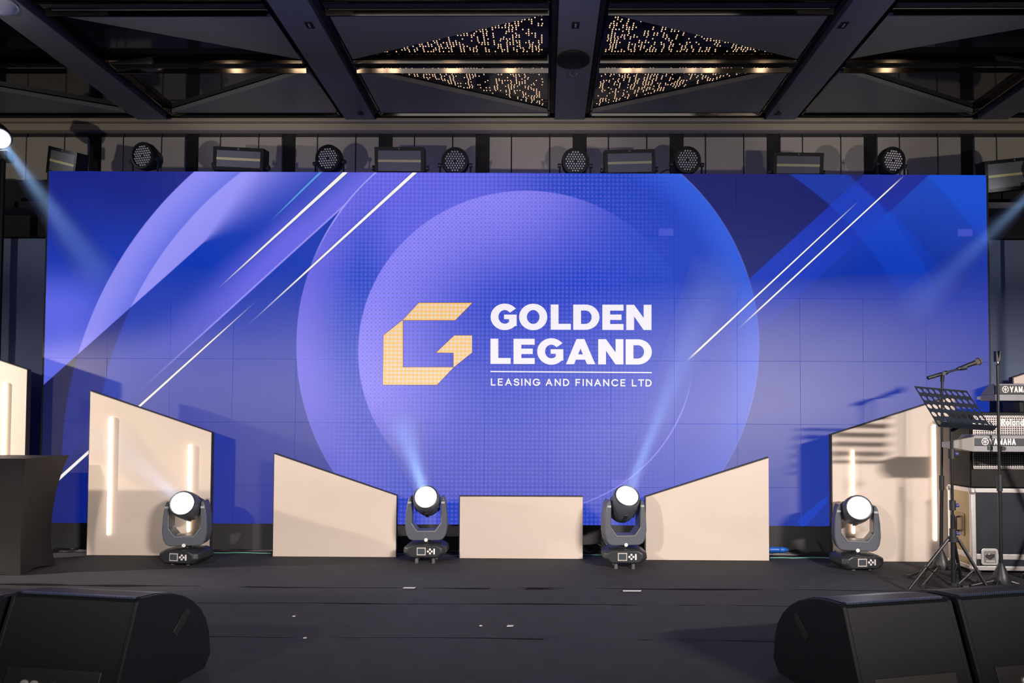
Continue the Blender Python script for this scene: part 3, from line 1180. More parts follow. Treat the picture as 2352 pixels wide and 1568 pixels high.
    MB().tube([(HM @ Vector((0.082 * math.cos(2 * math.pi * i / 28), 0.082 * math.sin(2 * math.pi * i / 28), 0.119))) for i in range(28)], 0.006, 8, closed=True).build('lens_ring', BLACKP, hd)
    MB().lathe([(0.0755, 0.113), (0.0755, 0.119), (0.06, 0.126), (0.03, 0.130), (0.005, 0.131)], 28, HM).build('lens', LENS, hd)
    if beam:
        make_beam(Vector(loc) + (HM @ Vector((0, 0, 0.14))), d, beam)
    return root


def haze_mat():
    m = bpy.data.materials.new('beam_haze')
    m.use_nodes = True
    nt = m.node_tree
    nt.nodes.clear()
    o = nt.nodes.new('ShaderNodeOutputMaterial')
    s = nt.nodes.new('ShaderNodeVolumeScatter')
    s.inputs['Color'].default_value = (0.8, 0.88, 1.0, 1)
    s.inputs['Density'].default_value = 0.35
    s.inputs['Anisotropy'].default_value = 0.2
    nt.links.new(s.outputs[0], o.inputs['Volume'])
    return m


HAZE = haze_mat()


def make_beam(start, d, spec):
    """spec: (length, half angle deg, energy, label)"""
    L, ha, en, label = spec
    d = d.normalized()
    r0 = 0.05
    o = MB().lathe([(r0, 0.0), (r0 + L * math.tan(math.radians(ha)), L)], 24, align(start + d * 0.004, d)).build('hazy_light_beam', HAZE)
    tag(o, label, 'light beam', 'hazy light beams', 'stuff')
    back = start - d * (r0 / math.tan(math.radians(ha)) * 0.0 + 0.02)
    spot('lamp_beam', start - d * 0.005, start + d, en, (0.34, 0.60, 1.0), 2 * ha + 1.0, 0.9, 0.03)


def head_at(px, py, feet=True):
    return G(px, py)


moving_head(G(429, 1292), P(100, 880, 2.5), 'moving head lamp in front of the tall flat at the left, aimed to the left',
            feet=False, rz=math.radians(-8), beam=(1.9, 2.2, 300, 'faint blue beam rising left from the leftmost lamp on the floor'))
moving_head(G(980, 1288), P(885, 860, 3.1), 'moving head lamp left of the low central flat',
            beam=(1.5, 3.0, 520, 'hazy white beam rising left of the low central flat'))
moving_head(G(1432, 1301), P(1640, 640, 3.4), 'moving head lamp right of the low central flat',
            beam=(2.0, 2.6, 620, 'hazy white beam rising to the right beside the logo'))
moving_head(G(1966, 1304), P(2190, 840, 2.2), 'moving head lamp in front of the tall flat at the right', feet=False, rz=math.radians(6))

# ------------------------------------------------------------------ lamps along the top of the wall
BARY = SY + 0.36
barz = STOP - 0.16
bar = MB()
bar.box(pl.x - 0.9, pr_.x + 1.1, BARY - 0.12, BARY + 0.12, barz - 0.05, barz)
bo = tag(bar.build('lamp_bar', STEEL, smooth=False), 'dark steel bar carrying the lamps above the video wall', 'lamp bar')
for i in range(5):
    xx = pl.x - 0.8 + (pr_.x - pl.x + 1.8) * i / 4
    MB().box(xx - 0.03, xx + 0.03, BARY - 0.03, BARY + 0.03, 0, barz - 0.05).build('post', STEEL, bo, smooth=False)
LEDLENS = mat('led_lens', (0.78, 0.74, 0.72), 0.25, spec=0.8)
PARBODY = mat('par_body', (0.012, 0.012, 0.014), 0.45)


def par_can(px, py, yaw, label, r=0.118):
    c = P(px, py, BARY)
    root = empty('par_lamp', (c.x, BARY, barz), math.radians(yaw), label, 'stage lamp', 'round LED par lamps above the video wall')
    h = c.z - barz
    M = Matrix.Translation((0, 0, h)) @ Matrix.Rotation(math.radians(90 + 4), 4, 'X')
    prof = [(0.05, -0.13), (0.08, -0.115), (r * 0.9, -0.05), (r, -0.02), (r, 0.03), (r * 0.95, 0.042), (r * 0.83, 0.043), (r * 0.82, 0.030)]
    body = MB().lathe(prof, 28, M).build('housing', PARBODY, root)
    mb = MB()
    ring = [(0, 0)] + [(0.032 * math.cos(a), 0.032 * math.sin(a)) for a in [2 * math.pi * i / 6 for i in range(6)]]
    pts = []
    for q in range(-4, 5):
        for s in range(-4, 5):
            x = 0.0225 * (q + 0.5 * s)
            y = 0.0225 * 0.866 * s
            if math.hypot(x, y) < 0.082 and (q, s) != (0, 0):
                pts.append((x, y))
    for (x, y) in pts:
        mb.lathe([(0.0075, 0.030), (0.0065, 0.036), (0.002, 0.039)], 7, M @ Matrix.Translation((x, y, 0)))
    tag(mb.build('lens_array', LEDLENS, root), kind='stuff')
    br = MB()
    for s in (-1, 1):
        MB().lathe([(0.018, 0), (0.018, 0.03)], 12, Matrix.Translation((s * (r + 0.002), 0, h - 0.03)) @ Matrix.Rotation(s * math.pi / 2, 4, 'Y')).build('knob', BLACKP, root)
    br.tube([(-r - 0.014, 0, h - 0.03), (-r - 0.012, 0, 0.02), (-0.05, 0, 0.008), (0.05, 0, 0.008), (r + 0.012, 0, 0.02), (r + 0.014, 0, h - 0.03)], 0.008, 6)
    br.build('bracket', PARBODY, root)
    return root


par_can(334, 360, -14, 'round LED par lamp nearest the left end, between two strobe panels')
par_can(757, 366, -10, 'round LED par lamp left of the strobe panel near the logo')
par_can(1046, 372, 0, 'round LED par lamp standing just right of a strobe panel, left of centre')
par_can(1321, 373, 2, 'round LED par lamp just right of centre, beside a strobe panel')
par_can(1577, 370, 4, 'round LED par lamp with a looped cable, right of centre')
par_can(2046, 371, 12, 'round LED par lamp nearest the right end of the video wall')

GRID = mat('strobe_grid', (0.16, 0.165, 0.185), 0.45, noise=0.25, nscale=160)
YSTRIP = mat('strobe_strip', (0.62, 0.58, 0.30), 0.5)


def strobe(px0, px1, pyc, hh, roll, yaw, label, y=None, base_z=None):
    yy = BARY if y is None else y
    a, b = P(px0, pyc, yy), P(px1, pyc, yy)
    bz = barz if base_z is None else base_z
    root = empty('strobe_panel', ((a.x + b.x) / 2, yy, bz), math.radians(yaw), label, 'strobe light', 'strobe panels above the video wall')
    w = (b.x - a.x) / 2 / max(0.5, math.cos(math.radians(yaw)))
    h = (a.z + b.z) / 2 - bz
    M = Matrix.Translation((0, 0, h)) @ Matrix.Rotation(math.radians(roll), 4, 'Y') @ Matrix.Rotation(math.radians(6), 4, 'X')
    f = 0.028
    mb = MB()
    mb.box(-w, w, -0.03, 0.06, -hh, hh, M)
    body = mb.build('housing', PARBODY, root, smooth=False)
    fr = MB()
    fr.box(-w, w, -0.042, -0.03, hh - f, hh, M)
    fr.box(-w, w, -0.042, -0.03, -hh, -hh + f, M)
    fr.box(-w, -w + f, -0.042, -0.03, -hh + f, hh - f, M)
    fr.box(w - f, w, -0.042, -0.03, -hh + f, hh - f, M)
    fr.build('frame', PARBODY, root, smooth=False)
    MB().box(-w + f, w - f, -0.034, -0.0301, -hh + f, hh - f, M).build('led_grid', GRID, root, smooth=False)
    MB().box(-w + f, w - f, -0.037, -0.0341, -0.010, 0.010, M).build('strobe_strip', YSTRIP, root, smooth=False)
    MB().lathe([(0.008, 0), (0.007, 0.003)], 8, M @ Matrix.Translation((0, -0.042, hh - f / 2)) @ Matrix.Rotation(math.pi / 2, 4, 'X')).build('badge', mat('badge_grey', (0.2, 0.2, 0.2), 0.4), body)
    br = MB()
    for s in (-1, 1):
        MB().lathe([(0.010, 0), (0.010, 0.014), (0.024, 0.016), (0.024, 0.03)], 12, M @ Matrix.Translation((s * w, 0.01, -0.05)) @ Matrix.Rotation(s * math.pi / 2, 4, 'Y')).build('knob', BLACKP, root)
    br.tube([M @ Vector((-w - 0.01, 0.01, -0.05)), (-w - 0.01, 0.01, 0.015), (-w * 0.8, 0.01, 0.006), (w * 0.8, 0.01, 0.006), (w + 0.01, 0.01, 0.015), M @ Vector((w + 0.01, 0.01, -0.05))], 0.006, 6)
    br.build('bracket', PARBODY, root)
    return root


strobe(493, 612, 368, 0.098, 4.2, -4, 'strobe panel tilted down to the right, second from the left')
strobe(863, 976, 372, 0.115, 0.3, 0, 'level strobe panel left of centre between two par lamps')
strobe(1387, 1503, 376, 0.108, -2.2, 2, 'strobe panel tilted up to the right, just right of centre')
strobe(1773, 1887, 382, 0.105, 0.8, 0, 'level strobe panel right of centre, over the white diagonal lines')
strobe(104, 200, 376, 0.115, 17.0, -22, 'strobe panel tilted at the upper left corner of the video wall')
strobe(2245, 2400, 402, 0.13, -9, 10, 'strobe panel tilted beyond the upper right corner of the video wall')
# small loops of cable by two lamps
def wire(name, pts, r, material, label, cat='cable', group=None):
    # smooth the polyline
    ps = [Vector(p) for p in pts]
    out = []
    for i in range(len(ps) - 1):
        p0, p1, p2, p3 = ps[max(i - 1, 0)], ps[i], ps[i + 1], ps[min(i + 2, len(ps) - 1)]
        for s in range(6):
            t = s / 6
            out.append(0.5 * ((2 * p1) + (p2 - p0) * t + (2 * p0 - 5 * p1 + 4 * p2 - p3) * t * t + (3 * p1 - 3 * p2 + p3 - p0) * t ** 3))
    out.append(ps[-1])
    return tag(MB().tube(out, r, 7).build(name, material), label, cat, group)


CABLE = mat('black_cable', (0.02, 0.02, 0.022), 0.4)
wire('lamp_cable', [P(1515, 402, BARY - 0.06), P(1520, 396, BARY - 0.06), P(1532, 390, BARY - 0.06), P(1540, 393, BARY - 0.06)], 0.006, CABLE, 'black cable running to the par lamp right of centre')
wire('lamp_cable', [P(2062, 398, BARY - 0.04), P(2072, 388, BARY - 0.05), P(2083, 388, BARY - 0.05), P(2085, 402, BARY - 0.05)], 0.006, CABLE, 'black cable looped beside the rightmost par lamp')

# side lamps that throw the two upper beams
def side_lamp(pos, target, label, beamspec, zfloor=0.0):
    root = empty('stand_mounted_lamp', (pos.x, pos.y, zfloor), 0, label, 'stage lamp')
    d = Vector(target) - pos
    L = pos - Vector((pos.x, pos.y, zfloor))
    M = align(L, d)
    hd = MB().lathe([(0.05, -0.26), (0.08, -0.25), (0.095, -0.15), (0.095, -0.02), (0.085, 0.0)], 24, M).build('head', YOKE, root)
    face = align(L, EYE - pos)
    MB().lathe([(0.075, -0.005), (0.075, 0.004), (0.05, 0.01), (0.01, 0.012)], 24, M).build('lens', LENS, hd)
    MB().tube([(0, 0.05, 0.0), (0, 0.05, L.z - 0.16)], 0.018, 10).build('pole', BLACKM, root)
    MB().box(-0.06, 0.06, 0.0, 0.10, L.z - 0.17, L.z - 0.09).build('yoke_mount', BLACKP, root, bevel=0.01)
    MB().box(-0.15, 0.15, -0.10, 0.20, 0.0, 0.02).build('base_plate', BLACKM, root, bevel=0.004)
    make_beam(pos + d.normalized() * 0.02, d, beamspec)


side_lamp(P(-2, 318, 5.6), P(250, 660, 3.9), 'bright lamp head on a stand at the left edge, above the black-draped table',
          (2.9, 1.6, 1100, 'blue beam slanting down across the upper left corner of the video wall'))
side_lamp(P(2420, 395, 5.62), P(2060, 745, 4.2), 'lamp head on a tall stand beyond the right edge of the video wall',
          (2.6, 1.6, 650, 'blue beam slanting down across the right edge of the video wall'))

# ------------------------------------------------------------------ black-draped table on the left
cr = P(55, 1053, G(52, 1325).y)
ty0 = G(52, 1325).y
tx1 = P(57, 1100, ty0).x
tz = cr.z
td, tw = 0.42, 0.95


def table_loft():
    mb = MB()
    lv = []
    H = 14
    n = 10
    per = 4 * n
    vs = []
    for j in range(H + 1):
        t = j / H                       # 0 bottom, 1 top
        z = tz * t
        for s in range(4):
            for i in range(n):
                q = i / n
                cs = [(-1, -1), (1, -1), (1, 1), (-1, 1)]
                a, b = cs[s], cs[(s + 1) % 4]
                x, y = a[0] + (b[0] - a[0]) * q, a[1] + (b[1] - a[1]) * q
                mid = math.sin(math.pi * q)
                inset = 0.085 * math.sin(min(1.0, (1 - t) * 1.45) * math.pi / 2) ** 0.8 - 0.028 * max(0.0, 1 - t / 0.25) ** 1.5
                inset *= 0.8 + 0.2 * mid
                zz = z
                if t < 0.2:
                    zz = z + 0.02 * mid ** 2 * (1 - t / 0.2)
                vs.append((x * (tw / 2 - inset * abs(x)), y * (td / 2 - inset * abs(y)), zz))
    fs = []
    for j in range(H):
        for k in range(per):
            k2 = (k + 1) % per
            fs.append((j * per + k, j * per + k2, (j + 1) * per + k2, (j + 1) * per + k))
    fs.append(tuple(range(H * per, (H + 1) * per)))
    mb.add(vs, fs)
    return mb


tb = empty('draped_table', (tx1 - tw / 2, ty0 + td / 2, 0), 0, 'small table under a tight black stretch cover at the left edge', 'table')
table_loft().build('stretch_cover', mat('stretch_cloth', (0.008, 0.008, 0.010), 0.55, spec=0.25, bump=0.1, bscale=200), tb)
for sx in (-1, 1):
    for sy in (-1, 1):
        MB().tube([(sx * (tw / 2 - 0.14), sy * (td / 2 - 0.12), 0), (sx * (tw / 2 - 0.14), sy * (td / 2 - 0.12), tz - 0.03)], 0.014, 8).build('leg', BLACKM, tb)

# ------------------------------------------------------------------ foreground floor monitors
WEDGE = mat('wedge_paint', (0.006, 0.0065, 0.009), 0.55, spec=0.2, bump=0.15, bscale=400)
GRILLE = mat('wedge_grille', (0.008, 0.009, 0.013), 0.5, 0.0, 0.2)


def wedge(pl0, pl1, H, depth, label, side):
    """pl0, pl1: photo ends of the top ridge; side: +1 grille faces away from the camera"""
    a, b = G(pl0[0], pl0[1], H), G(pl1[0], pl1[1], H)
    u = (b - a)
    w = u.length
    rz = math.atan2(u.y, u.x)
    root = empty('floor_monitor', ((a.x + b.x) / 2, (a.y + b.y) / 2, 0), rz, label, 'speaker', 'wedge floor monitors at the front of the stage')
    prof = [(-0.115, 0.0), (-0.13, 0.05), (-0.02, H - 0.008), (0.0, H)]
    for i in range(1, 9):
        t = i / 8 * math.pi / 2
        prof.append((depth * (0.06 + 0.94 * math.sin(t)) , 0.075 + (H - 0.078) * math.cos(t) ** 0.9))
    prof += [(depth + 0.005, 0.05), (depth - 0.035, 0.0)]
    body = MB().prism(prof, -w / 2 + 0.018, w / 2 - 0.018, 'x').build('cabinet', WEDGE, root, smooth=False)
    for s in (-1, 1):
        x0, x1 = sorted((s * (w / 2 - 0.018), s * w / 2))
        pr2 = [(p[0] * 1.02, p[1] * 1.012 if p[1] > 0.01 else 0.0) for p in prof]
        MB().prism(pr2, x0, x1, 'x').build('side_cheek', WEDGE, root, smooth=False, bevel=0.004)
        # handle slot
        M = Matrix.Translation((s * w / 2, depth * 0.55, H * 0.62)) @ Matrix.Rotation(math.radians(42), 4, 'X')
        MB().box(-0.003, 0.003, -0.055, 0.055, -0.016, 0.016, M).build('handle_slot', BLACKGAP, root, bevel=0.002)
    # grille over the curved front
    g = MB()
    gp = prof[3:12]
    gi = [(p[0] + 0.006, p[1] + 0.006) for p in gp]
    poly = gp + list(reversed(gi))
    g.prism(poly, -w / 2 + 0.022, w / 2 - 0.022, 'x')
    g.build('grille', GRILLE, root, smooth=False)
    # beads of the grille edge along the ridge
    e = MB()
    nn = 60
    for i in range(nn):
        x = -w / 2 + 0.03 + (w - 0.06) * i / (nn - 1)
        e.box(x - 0.0022, x + 0.0022, -0.006, 0.012, H + 0.001, H + 0.007)
    tag(e.build('grille_edge', mat('grille_edge_blue', (0.08, 0.11, 0.18), 0.35, 0.6), root, smooth=False), kind='stuff')
    # recessed rear plate with sockets
    back = Vector((0, 0.11, H - 0.058)).normalized()
    sl = math.atan2(0.11, H - 0.058)
    M = Matrix.Translation((0, -0.1285, 0.055)) @ Matrix.Rotation(-sl, 4, 'X')
    plate = MB().box(-w * 0.36, w * 0.36, -0.004, 0.0, 0.0, 0.095, M).build('rear_plate', BLACKGAP, root, bevel=0.002)
    for i, x in enumerate((-0.10, -0.06, 0.02, 0.08)):
        MB().lathe([(0.014, 0.004), (0.014, 0.012), (0.009, 0.013)], 12, M @ Matrix.Translation((x, -0.0, 0.04)) @ Matrix.Rotation(math.pi / 2, 4, 'X')).build('socket', ALU if i < 2 else BLACKP, plate)
    return root


wedge((38, 1361), (327, 1376), 0.38, 0.40, 'black wedge floor monitor at the lower left', 1)
wedge((-300, 1350), (12, 1372), 0.36, 0.40, 'black wedge floor monitor cut off by the left edge of the frame', 1)
wedge((1927, 1389), (2176, 1373), 0.38, 0.42, 'black wedge floor monitor at the lower right, left one of the pair', 1)
wedge((2190, 1371), (2470, 1352), 0.38, 0.42, 'black wedge floor monitor cut off by the right edge, right one of the pair', 1)

# ------------------------------------------------------------------ keyboard rig at the right
CY = G(2238, 1318).y
cx0 = P(2232, 1220, CY).x
cz1 = P(2260, 1121, CY).z
CW, CD = 0.72, 0.30
case = empty('flight_case', (cx0, CY, 0), math.radians(-2), 'black flight case with aluminium edges under the keyboard amplifier', 'flight case')
CB = mat('case_laminate', (0.014, 0.017, 0.027), 0.38, noise=0.5, nscale=7)
CB2 = mat('case_side', (0.40, 0.33, 0.20), 0.3, 0.7, noise=0.15, nscale=9)
z0c = 0.025
MB().box(0.008, CW - 0.008, 0.008, CD - 0.008, z0c + 0.008, cz1 - 0.008).build('body', CB, case, smooth=False)
MB().box(0.004, 0.0085, 0.03, CD - 0.03, z0c + 0.03, cz1 - 0.03).build('end_panel', CB2, case, smooth=False)
for (x0, x1) in ((0, 0.03), (CW - 0.03, CW)):
    for (y0, y1) in ((0, 0.03), (CD - 0.03, CD)):
        MB().box(x0, x1, y0, y1, z0c, cz1).build('edge_extrusion', ALU, case, bevel=0.003)
for (z0, z1) in ((z0c, z0c + 0.03), (cz1 - 0.03, cz1), (z0c + 0.075, z0c + 0.112)):
    MB().box(0.03, CW - 0.03, 0, 0.03, z0, z1).build('edge_extrusion', ALU, case, bevel=0.003)
    MB().box(0.0, 0.03, 0.03, CD - 0.03, z0, z1).build('edge_extrusion', ALU, case, bevel=0.003)
    MB().box(0.03, CW - 0.03, CD - 0.03, CD, z0, z1).build('edge_extrusion', ALU, case, bevel=0.003)
for (x, y, z) in ((0.012, 0.012, z0c + 0.012), (0.012, 0.012, cz1 - 0.025), (0.012, CD - 0.012, cz1 - 0.025), (0.012, CD - 0.012, z0c + 0.012)):
    MB().lathe([(0.006, -0.022), (0.018, -0.016), (0.024, 0), (0.018, 0.016), (0.006, 0.022)], 14, Matrix.Translation((x, y, z))).build('ball_corner', ALU, case)
for x in (0.03, CW - 0.07):
    for y in (0.02, CD - 0.06):
        MB().box(x, x + 0.04, y, y + 0.04, 0, z0c + 0.004).build('rubber_foot', BLACKP, case, smooth=False)
# butterfly latches
for lx in (0.115, 0.53):
    lz = z0c + 0.094
    dish = MB()
    dish.prism(rrect(lx - 0.056, lx + 0.056, lz - 0.056, lz + 0.056, 0.018), -0.006, 0.004, 'y')
    dsh = dish.build('latch_dish', ALU, case, smooth=False, bevel=0.002)
    MB().prism(rrect(lx - 0.04, lx + 0.04, lz - 0.04, lz + 0.04, 0.006), -0.0075, -0.006, 'y').build('latch_recess', mat('latch_dark', (0.25, 0.25, 0.26), 0.4, 0.5), dsh, smooth=False)
    MB().prism([(lx - 0.03, lz + 0.0), (lx, lz - 0.02), (lx + 0.03, lz), (lx + 0.03, lz + 0.022), (lx - 0.03, lz + 0.022)], -0.013, -0.0075, 'y').build('latch_wing', CHROME, dsh, bevel=0.002)
    MB().box(lx - 0.03, lx + 0.03, -0.012, -0.0075, lz - 0.034, lz - 0.024).build('latch_bar', ALU, dsh, smooth=False)
# end handle
hz = cz1 * 0.55
hnd = MB().prism(rrect(CD * 0.5 - 0.06, CD * 0.5 + 0.06, hz - 0.08, hz + 0.08, 0.015), 0.0, 0.0045, 'x').build('handle_plate', mat('handle_brass', (0.30, 0.24, 0.14), 0.35, 0.8), case, smooth=False)
MB().tube([(-0.004, CD * 0.5, hz - 0.05), (-0.025, CD * 0.5, hz - 0.045), (-0.025, CD * 0.5, hz + 0.045), (-0.004, CD * 0.5, hz + 0.05)], 0.008, 8).build('handle', BLACKP, hnd)

# amplifier on the case
ax0 = P(2238, 1040, CY + 0.015).x - cx0
azt = P(2300, 947, CY + 0.015).z
amp = empty('keyboard_amplifier', (cx0, CY + 0.012, cz1 + 0.003), math.radians(-2), 'black keyboard amplifier with perforated metal grille on the flight case', 'amplifier')
AH = azt - cz1
AW, AD = 0.62, 0.28
a0x = 0.01
MB().box(a0x, a0x + AW, 0.01, AD, 0, AH).build('cabinet', mat('amp_vinyl', (0.008, 0.008, 0.009), 0.5, spec=0.25, bump=0.2, bscale=300), amp, bevel=0.008)
MESHM = mat('perforated_metal', (0.55, 0.52, 0.52), 0.38, 0.5)


def grille_mesh(x0, x1, z0, z1, name):
    mb = MB()
    st = 0.0155
    y0, y1 = -0.004, 0.0
    mb.box(x0, x1, y0, y1, z0, z0 + 0.006)
    mb.box(x0, x1, y0, y1, z1 - 0.014, z1)
    mb.box(x0, x0 + 0.007, y0, y1, z0, z1)
    mb.box(x1 - 0.007, x1, y0, y1, z0, z1)
    x = x0 + st
    while x < x1:
        mb.box(x - 0.0032, x + 0.0032, y0, y1, z0, z1)
        x += st
    z = z0 + st
    while z < z1 - 0.01:
        mb.box(x0, x1, y0 + 0.0005, y1 - 0.0005, z - 0.0032, z + 0.0032)
        z += st
    return tag(mb.build(name, MESHM, amp, smooth=False), kind='stuff')


gz = lambda py: P(2300, py, CY).z - cz1
grille_mesh(a0x + 0.012, a0x + AW - 0.012, gz(1078), gz(955), 'grille')
MB().box(a0x + 0.012, a0x + AW - 0.012, 0.001, 0.0095, gz(1078), gz(955)).build('speaker_cloth', BLACKGAP, amp, smooth=False)
# brand plate
F = text_strokes('Roland', 0.152, 0.046, 0.0088)
lx0, lz0 = P(2299, 978, CY).x - cx0, gz(978)
fn = lambda p: (lx0 + p[0], -0.0065, lz0 + p[1])
F.v = [(p[0], p[1]) for p in F.v]
flat_obj(F, fn, 'brand_lettering', mat('white_badge', (0.85, 0.83, 0.84), 0.4), amp)

KBY = CY - 0.36
KGREY = mat('keyboard_grey', (0.28, 0.285, 0.31), 0.4)
KDARK = mat('keyboard_dark', (0.05, 0.055, 0.065), 0.4)
KPALE = mat('keyboard_pale', (0.48, 0.45, 0.41), 0.45)


def keyboard(px0, pyt, pym1, pym2, pyb, y, label, logo_px, logo_py, logo_h, logo_len, slant=True, width=1.1, D=0.23, text='YAMAHA'):
    a = P(px0, pyb, y)
    root = empty('stage_keyboard', (a.x, y, a.z), 0, label, 'keyboard', 'stage keyboards on the right')
    zt, zm1, zm2 = [P(px0, q, y).z - a.z for q in (pyt, pym1, pym2)]
    e = 0.075 if slant else 0.01
    # body, sides included, running away from the hall
    MB().box(e, width, 0, D, 0, zm2 * 0.98).build('lower_case', KGREY, root, bevel=0.004)
    MB().box(e, width, -0.004, 0.02, zm2, zm1).build('rear_panel', KDARK, root, bevel=0.003)
    MB().prism([(0.0, zm1), (0.0, zt - 0.006), (0.03, zt), (D - 0.10, zt), (D, zm2), (0.02, zm2)], e, width, 'x').build('top_shell', KGREY, root, smooth=False, bevel=0.003)
    if slant:
        mb = MB()
        # wrap-around end cap that slopes back to the left
        vs = [(e, -0.006, 0.0), (e, -0.006, zt), (0.0, 0.09, 0.02), (0.0, 0.09, zt * 0.62), (0.0, D, 0.02), (0.0, D, zt * 0.5), (e, D, 0.0), (e, D, zt * 0.6), (0.012, 0.05, zt * 0.78)]
        fs = [(0, 1, 8, 3, 2), (1, 7, 5, 3, 8), (2, 3, 5, 4), (0, 2, 4, 6), (4, 5, 7, 6), (0, 6, 7, 1)]
        mb.add(vs, fs)
        mb.build('end_cap', KPALE, root, smooth=False, bevel=0.003)
    kw = 0.0165
    ks = MB()
    x = e + 0.03
    while x < width - 0.03:
        ks.box(x, x + kw - 0.001, D, D + 0.09, zm2 * 0.3, zm2 * 0.8)
        x += kw
    tag(ks.build('white_keys', mat('key_white', (0.75, 0.74, 0.7), 0.35), root, smooth=False), kind='stuff')
    # logo: ring with three crossed rods, then the name
    s = y / FPX
    lx = P(logo_px, logo_py, y).x - a.x
    lz = P(logo_px, logo_py, y).z - a.z
    r = logo_h * s * 0.56
    F = Flat()
    F.ring(0, 0, (r, r), (r * 0.80, r * 0.80), 0, 360, 28)
    for q in range(3):
        an = math.radians(90 + 60 * q)
        F.stroke([(-r * 0.66 * math.cos(an), -r * 0.66 * math.sin(an)), (r * 0.66 * math.cos(an), r * 0.66 * math.sin(an))], r * 0.17)
    flat_obj(F, lambda p: (lx + p[0], -0.0065, lz + p[1]), 'logo_emblem', WHITEPRINT, root)
    F = text_strokes(text, logo_len * s, logo_h * s * 0.96, logo_h * s * 0.21)
    lx2 = lx + r * 1.25
    flat_obj(F, lambda p: (lx2 + p[0], -0.0065, lz - logo_h * s * 0.48 + p[1]), 'logo_lettering', WHITEPRINT, root)
    return root, a, zt


k1, a1_, zt1 = keyboard(2210, 998, 1006, 1023, 1037, KBY, 'lower stage keyboard with a pale slanted end cap in front of the amplifier', 2261, 1014, 14.5, 59)
k2, a2_, zt2 = keyboard(2284, 880, 884, 905, 920, CY + 0.02, 'upper stage keyboard above the amplifier at the right edge', 2308, 894, 14, 58, slant=False, D=0.17)
MB().box(0.16, 0.19, -0.006, 0.002, 0.012, 0.035).build('power_socket', KDARK, k1, smooth=False)
MB().lathe([(0.014, 0), (0.014, 0.03)], 12, Matrix.Translation((0.245, 0.0, 0.022)) @ Matrix.Rotation(math.pi / 2, 4, 'X')).build('plug', BLACKP, k1)
# folding X stand under the lower keyboard, risers under the upper one
ks = empty('keyboard_stand', (a1_.x + 0.72, KBY + 0.13, 0), 0, 'black folding stand under the lower keyboard', 'keyboard stand')
hk = a1_.z - 0.004
for s_ in (-1, 1):
    MB().tube([(-0.17 * s_, 0.02 * s_, 0.03), (0.17 * s_, 0.02 * s_, hk - 0.02)], 0.014, 8).build('cross_leg', BLACKM, ks)
    MB().box(s_ * 0.17 - 0.02, s_ * 0.17 + 0.02, -0.11, 0.11, hk - 0.03, hk).build('arm', BLACKM, ks, bevel=0.004)
    MB().box(s_ * 0.17 - 0.02, s_ * 0.17 + 0.02, -0.11, 0.11, 0.0, 0.035).build('foot', BLACKM, ks, bevel=0.004)
rh_ = a2_.z - azt - 0.006
rs_ = empty('keyboard_riser', (a2_.x + 0.1, CY + 0.06, azt + 0.003), 0, 'black riser between the amplifier and the upper keyboard', 'riser')
for dx in (0.10, 0.34):
    MB().box(dx, dx + 0.03, 0.0, 0.18, 0, rh_).build('block', BLACKM, rs_, bevel=0.003)
MB().box(0.10, 0.37, 0.08, 0.10, 0.0, 0.012).build('tie_bar', BLACKM, rs_, smooth=False)


# ------------------------------------------------------------------ stands
def mic_stand(base_px, top_px, label, boom=None, legs=(), kink=0.0):
    g0 = G(*base_px)
    y = g0.y
    root = empty('microphone_stand', g0, 0, label, 'microphone stand')
    top = P(top_px[0], top_px[1], y) - g0
    top.y = 0
    MB().lathe([(0.052, 0.03), (0.056, 0.045), (0.042, 0.09), (0.022, 0.14), (0.012, 0.16)], 18).build('base_hub', BLACKP, root)
    mid = top * 0.47
    mid.z = top.z * 0.47
    MB().tube([(0, 0, 0.12), (mid.x, 0, mid.z)], 0.0115, 10).build('lower_tube', BLACKM, root)
    MB().tube([(mid.x, 0, mid.z - 0.05), (mid.x, 0, mid.z + 0.05)], 0.0165, 12).build('clutch', BLACKP, root)
    MB().tube([(mid.x, 0, mid.z), tuple(top)], 0.008, 10).build('upper_tube', BLACKM, root)
    for (px, py) in legs:
        e = G(px, py) - g0
        e.z = 0.012
        d = e.normalized()
        MB().tube([(d.x * 0.03, d.y * 0.03, 0.055), tuple(e)], 0.009, 8).build('leg', BLACKM, root)
        MB().tube([tuple(e - d * 0.02), tuple(e + d * 0.015)], 0.0125, 8).build('leg_tip', BLACKP, root)
    return root, g0, top


r_, g0, top = mic_stand((2162, 1316), (2164, 876), 'boom microphone stand behind the music stand', legs=((2086, 1327), (2121, 1350), (2240, 1340)))
# boom arm with clutch
ba, bb = P(2131, 868, g0.y) - g0, P(2212, 844, g0.y) - g0
mc = P(2165, 858, g0.y) - g0
MB().tube([tuple(top), (mc.x, 0, mc.z)], 0.012, 10).build('boom_joint', BLACKP, r_)
MB().tube([tuple(ba), tuple(ba + (bb - ba) * 0.55)], 0.0135, 10).build('boom_weight', BLACKP, r_)
MB().tube([tuple(ba + (bb - ba) * 0.3), tuple(bb)], 0.007, 10).build('boom_arm', BLACKM, r_)
MB().lathe([(0.012, -0.02), (0.016, 0), (0.012, 0.02)], 12, Matrix.Translation((mc.x, 0, mc.z)) @ Matrix.Rotation(math.pi / 2, 4, 'X')).build('boom_knob', CHROME, r_)
clipp = bb
MB().tube([tuple(bb - Vector((0.02, 0, 0.005))), tuple(bb + Vector((0.02, 0, 0.0)))], 0.016, 10).build('microphone_clip', BLACKP, r_)
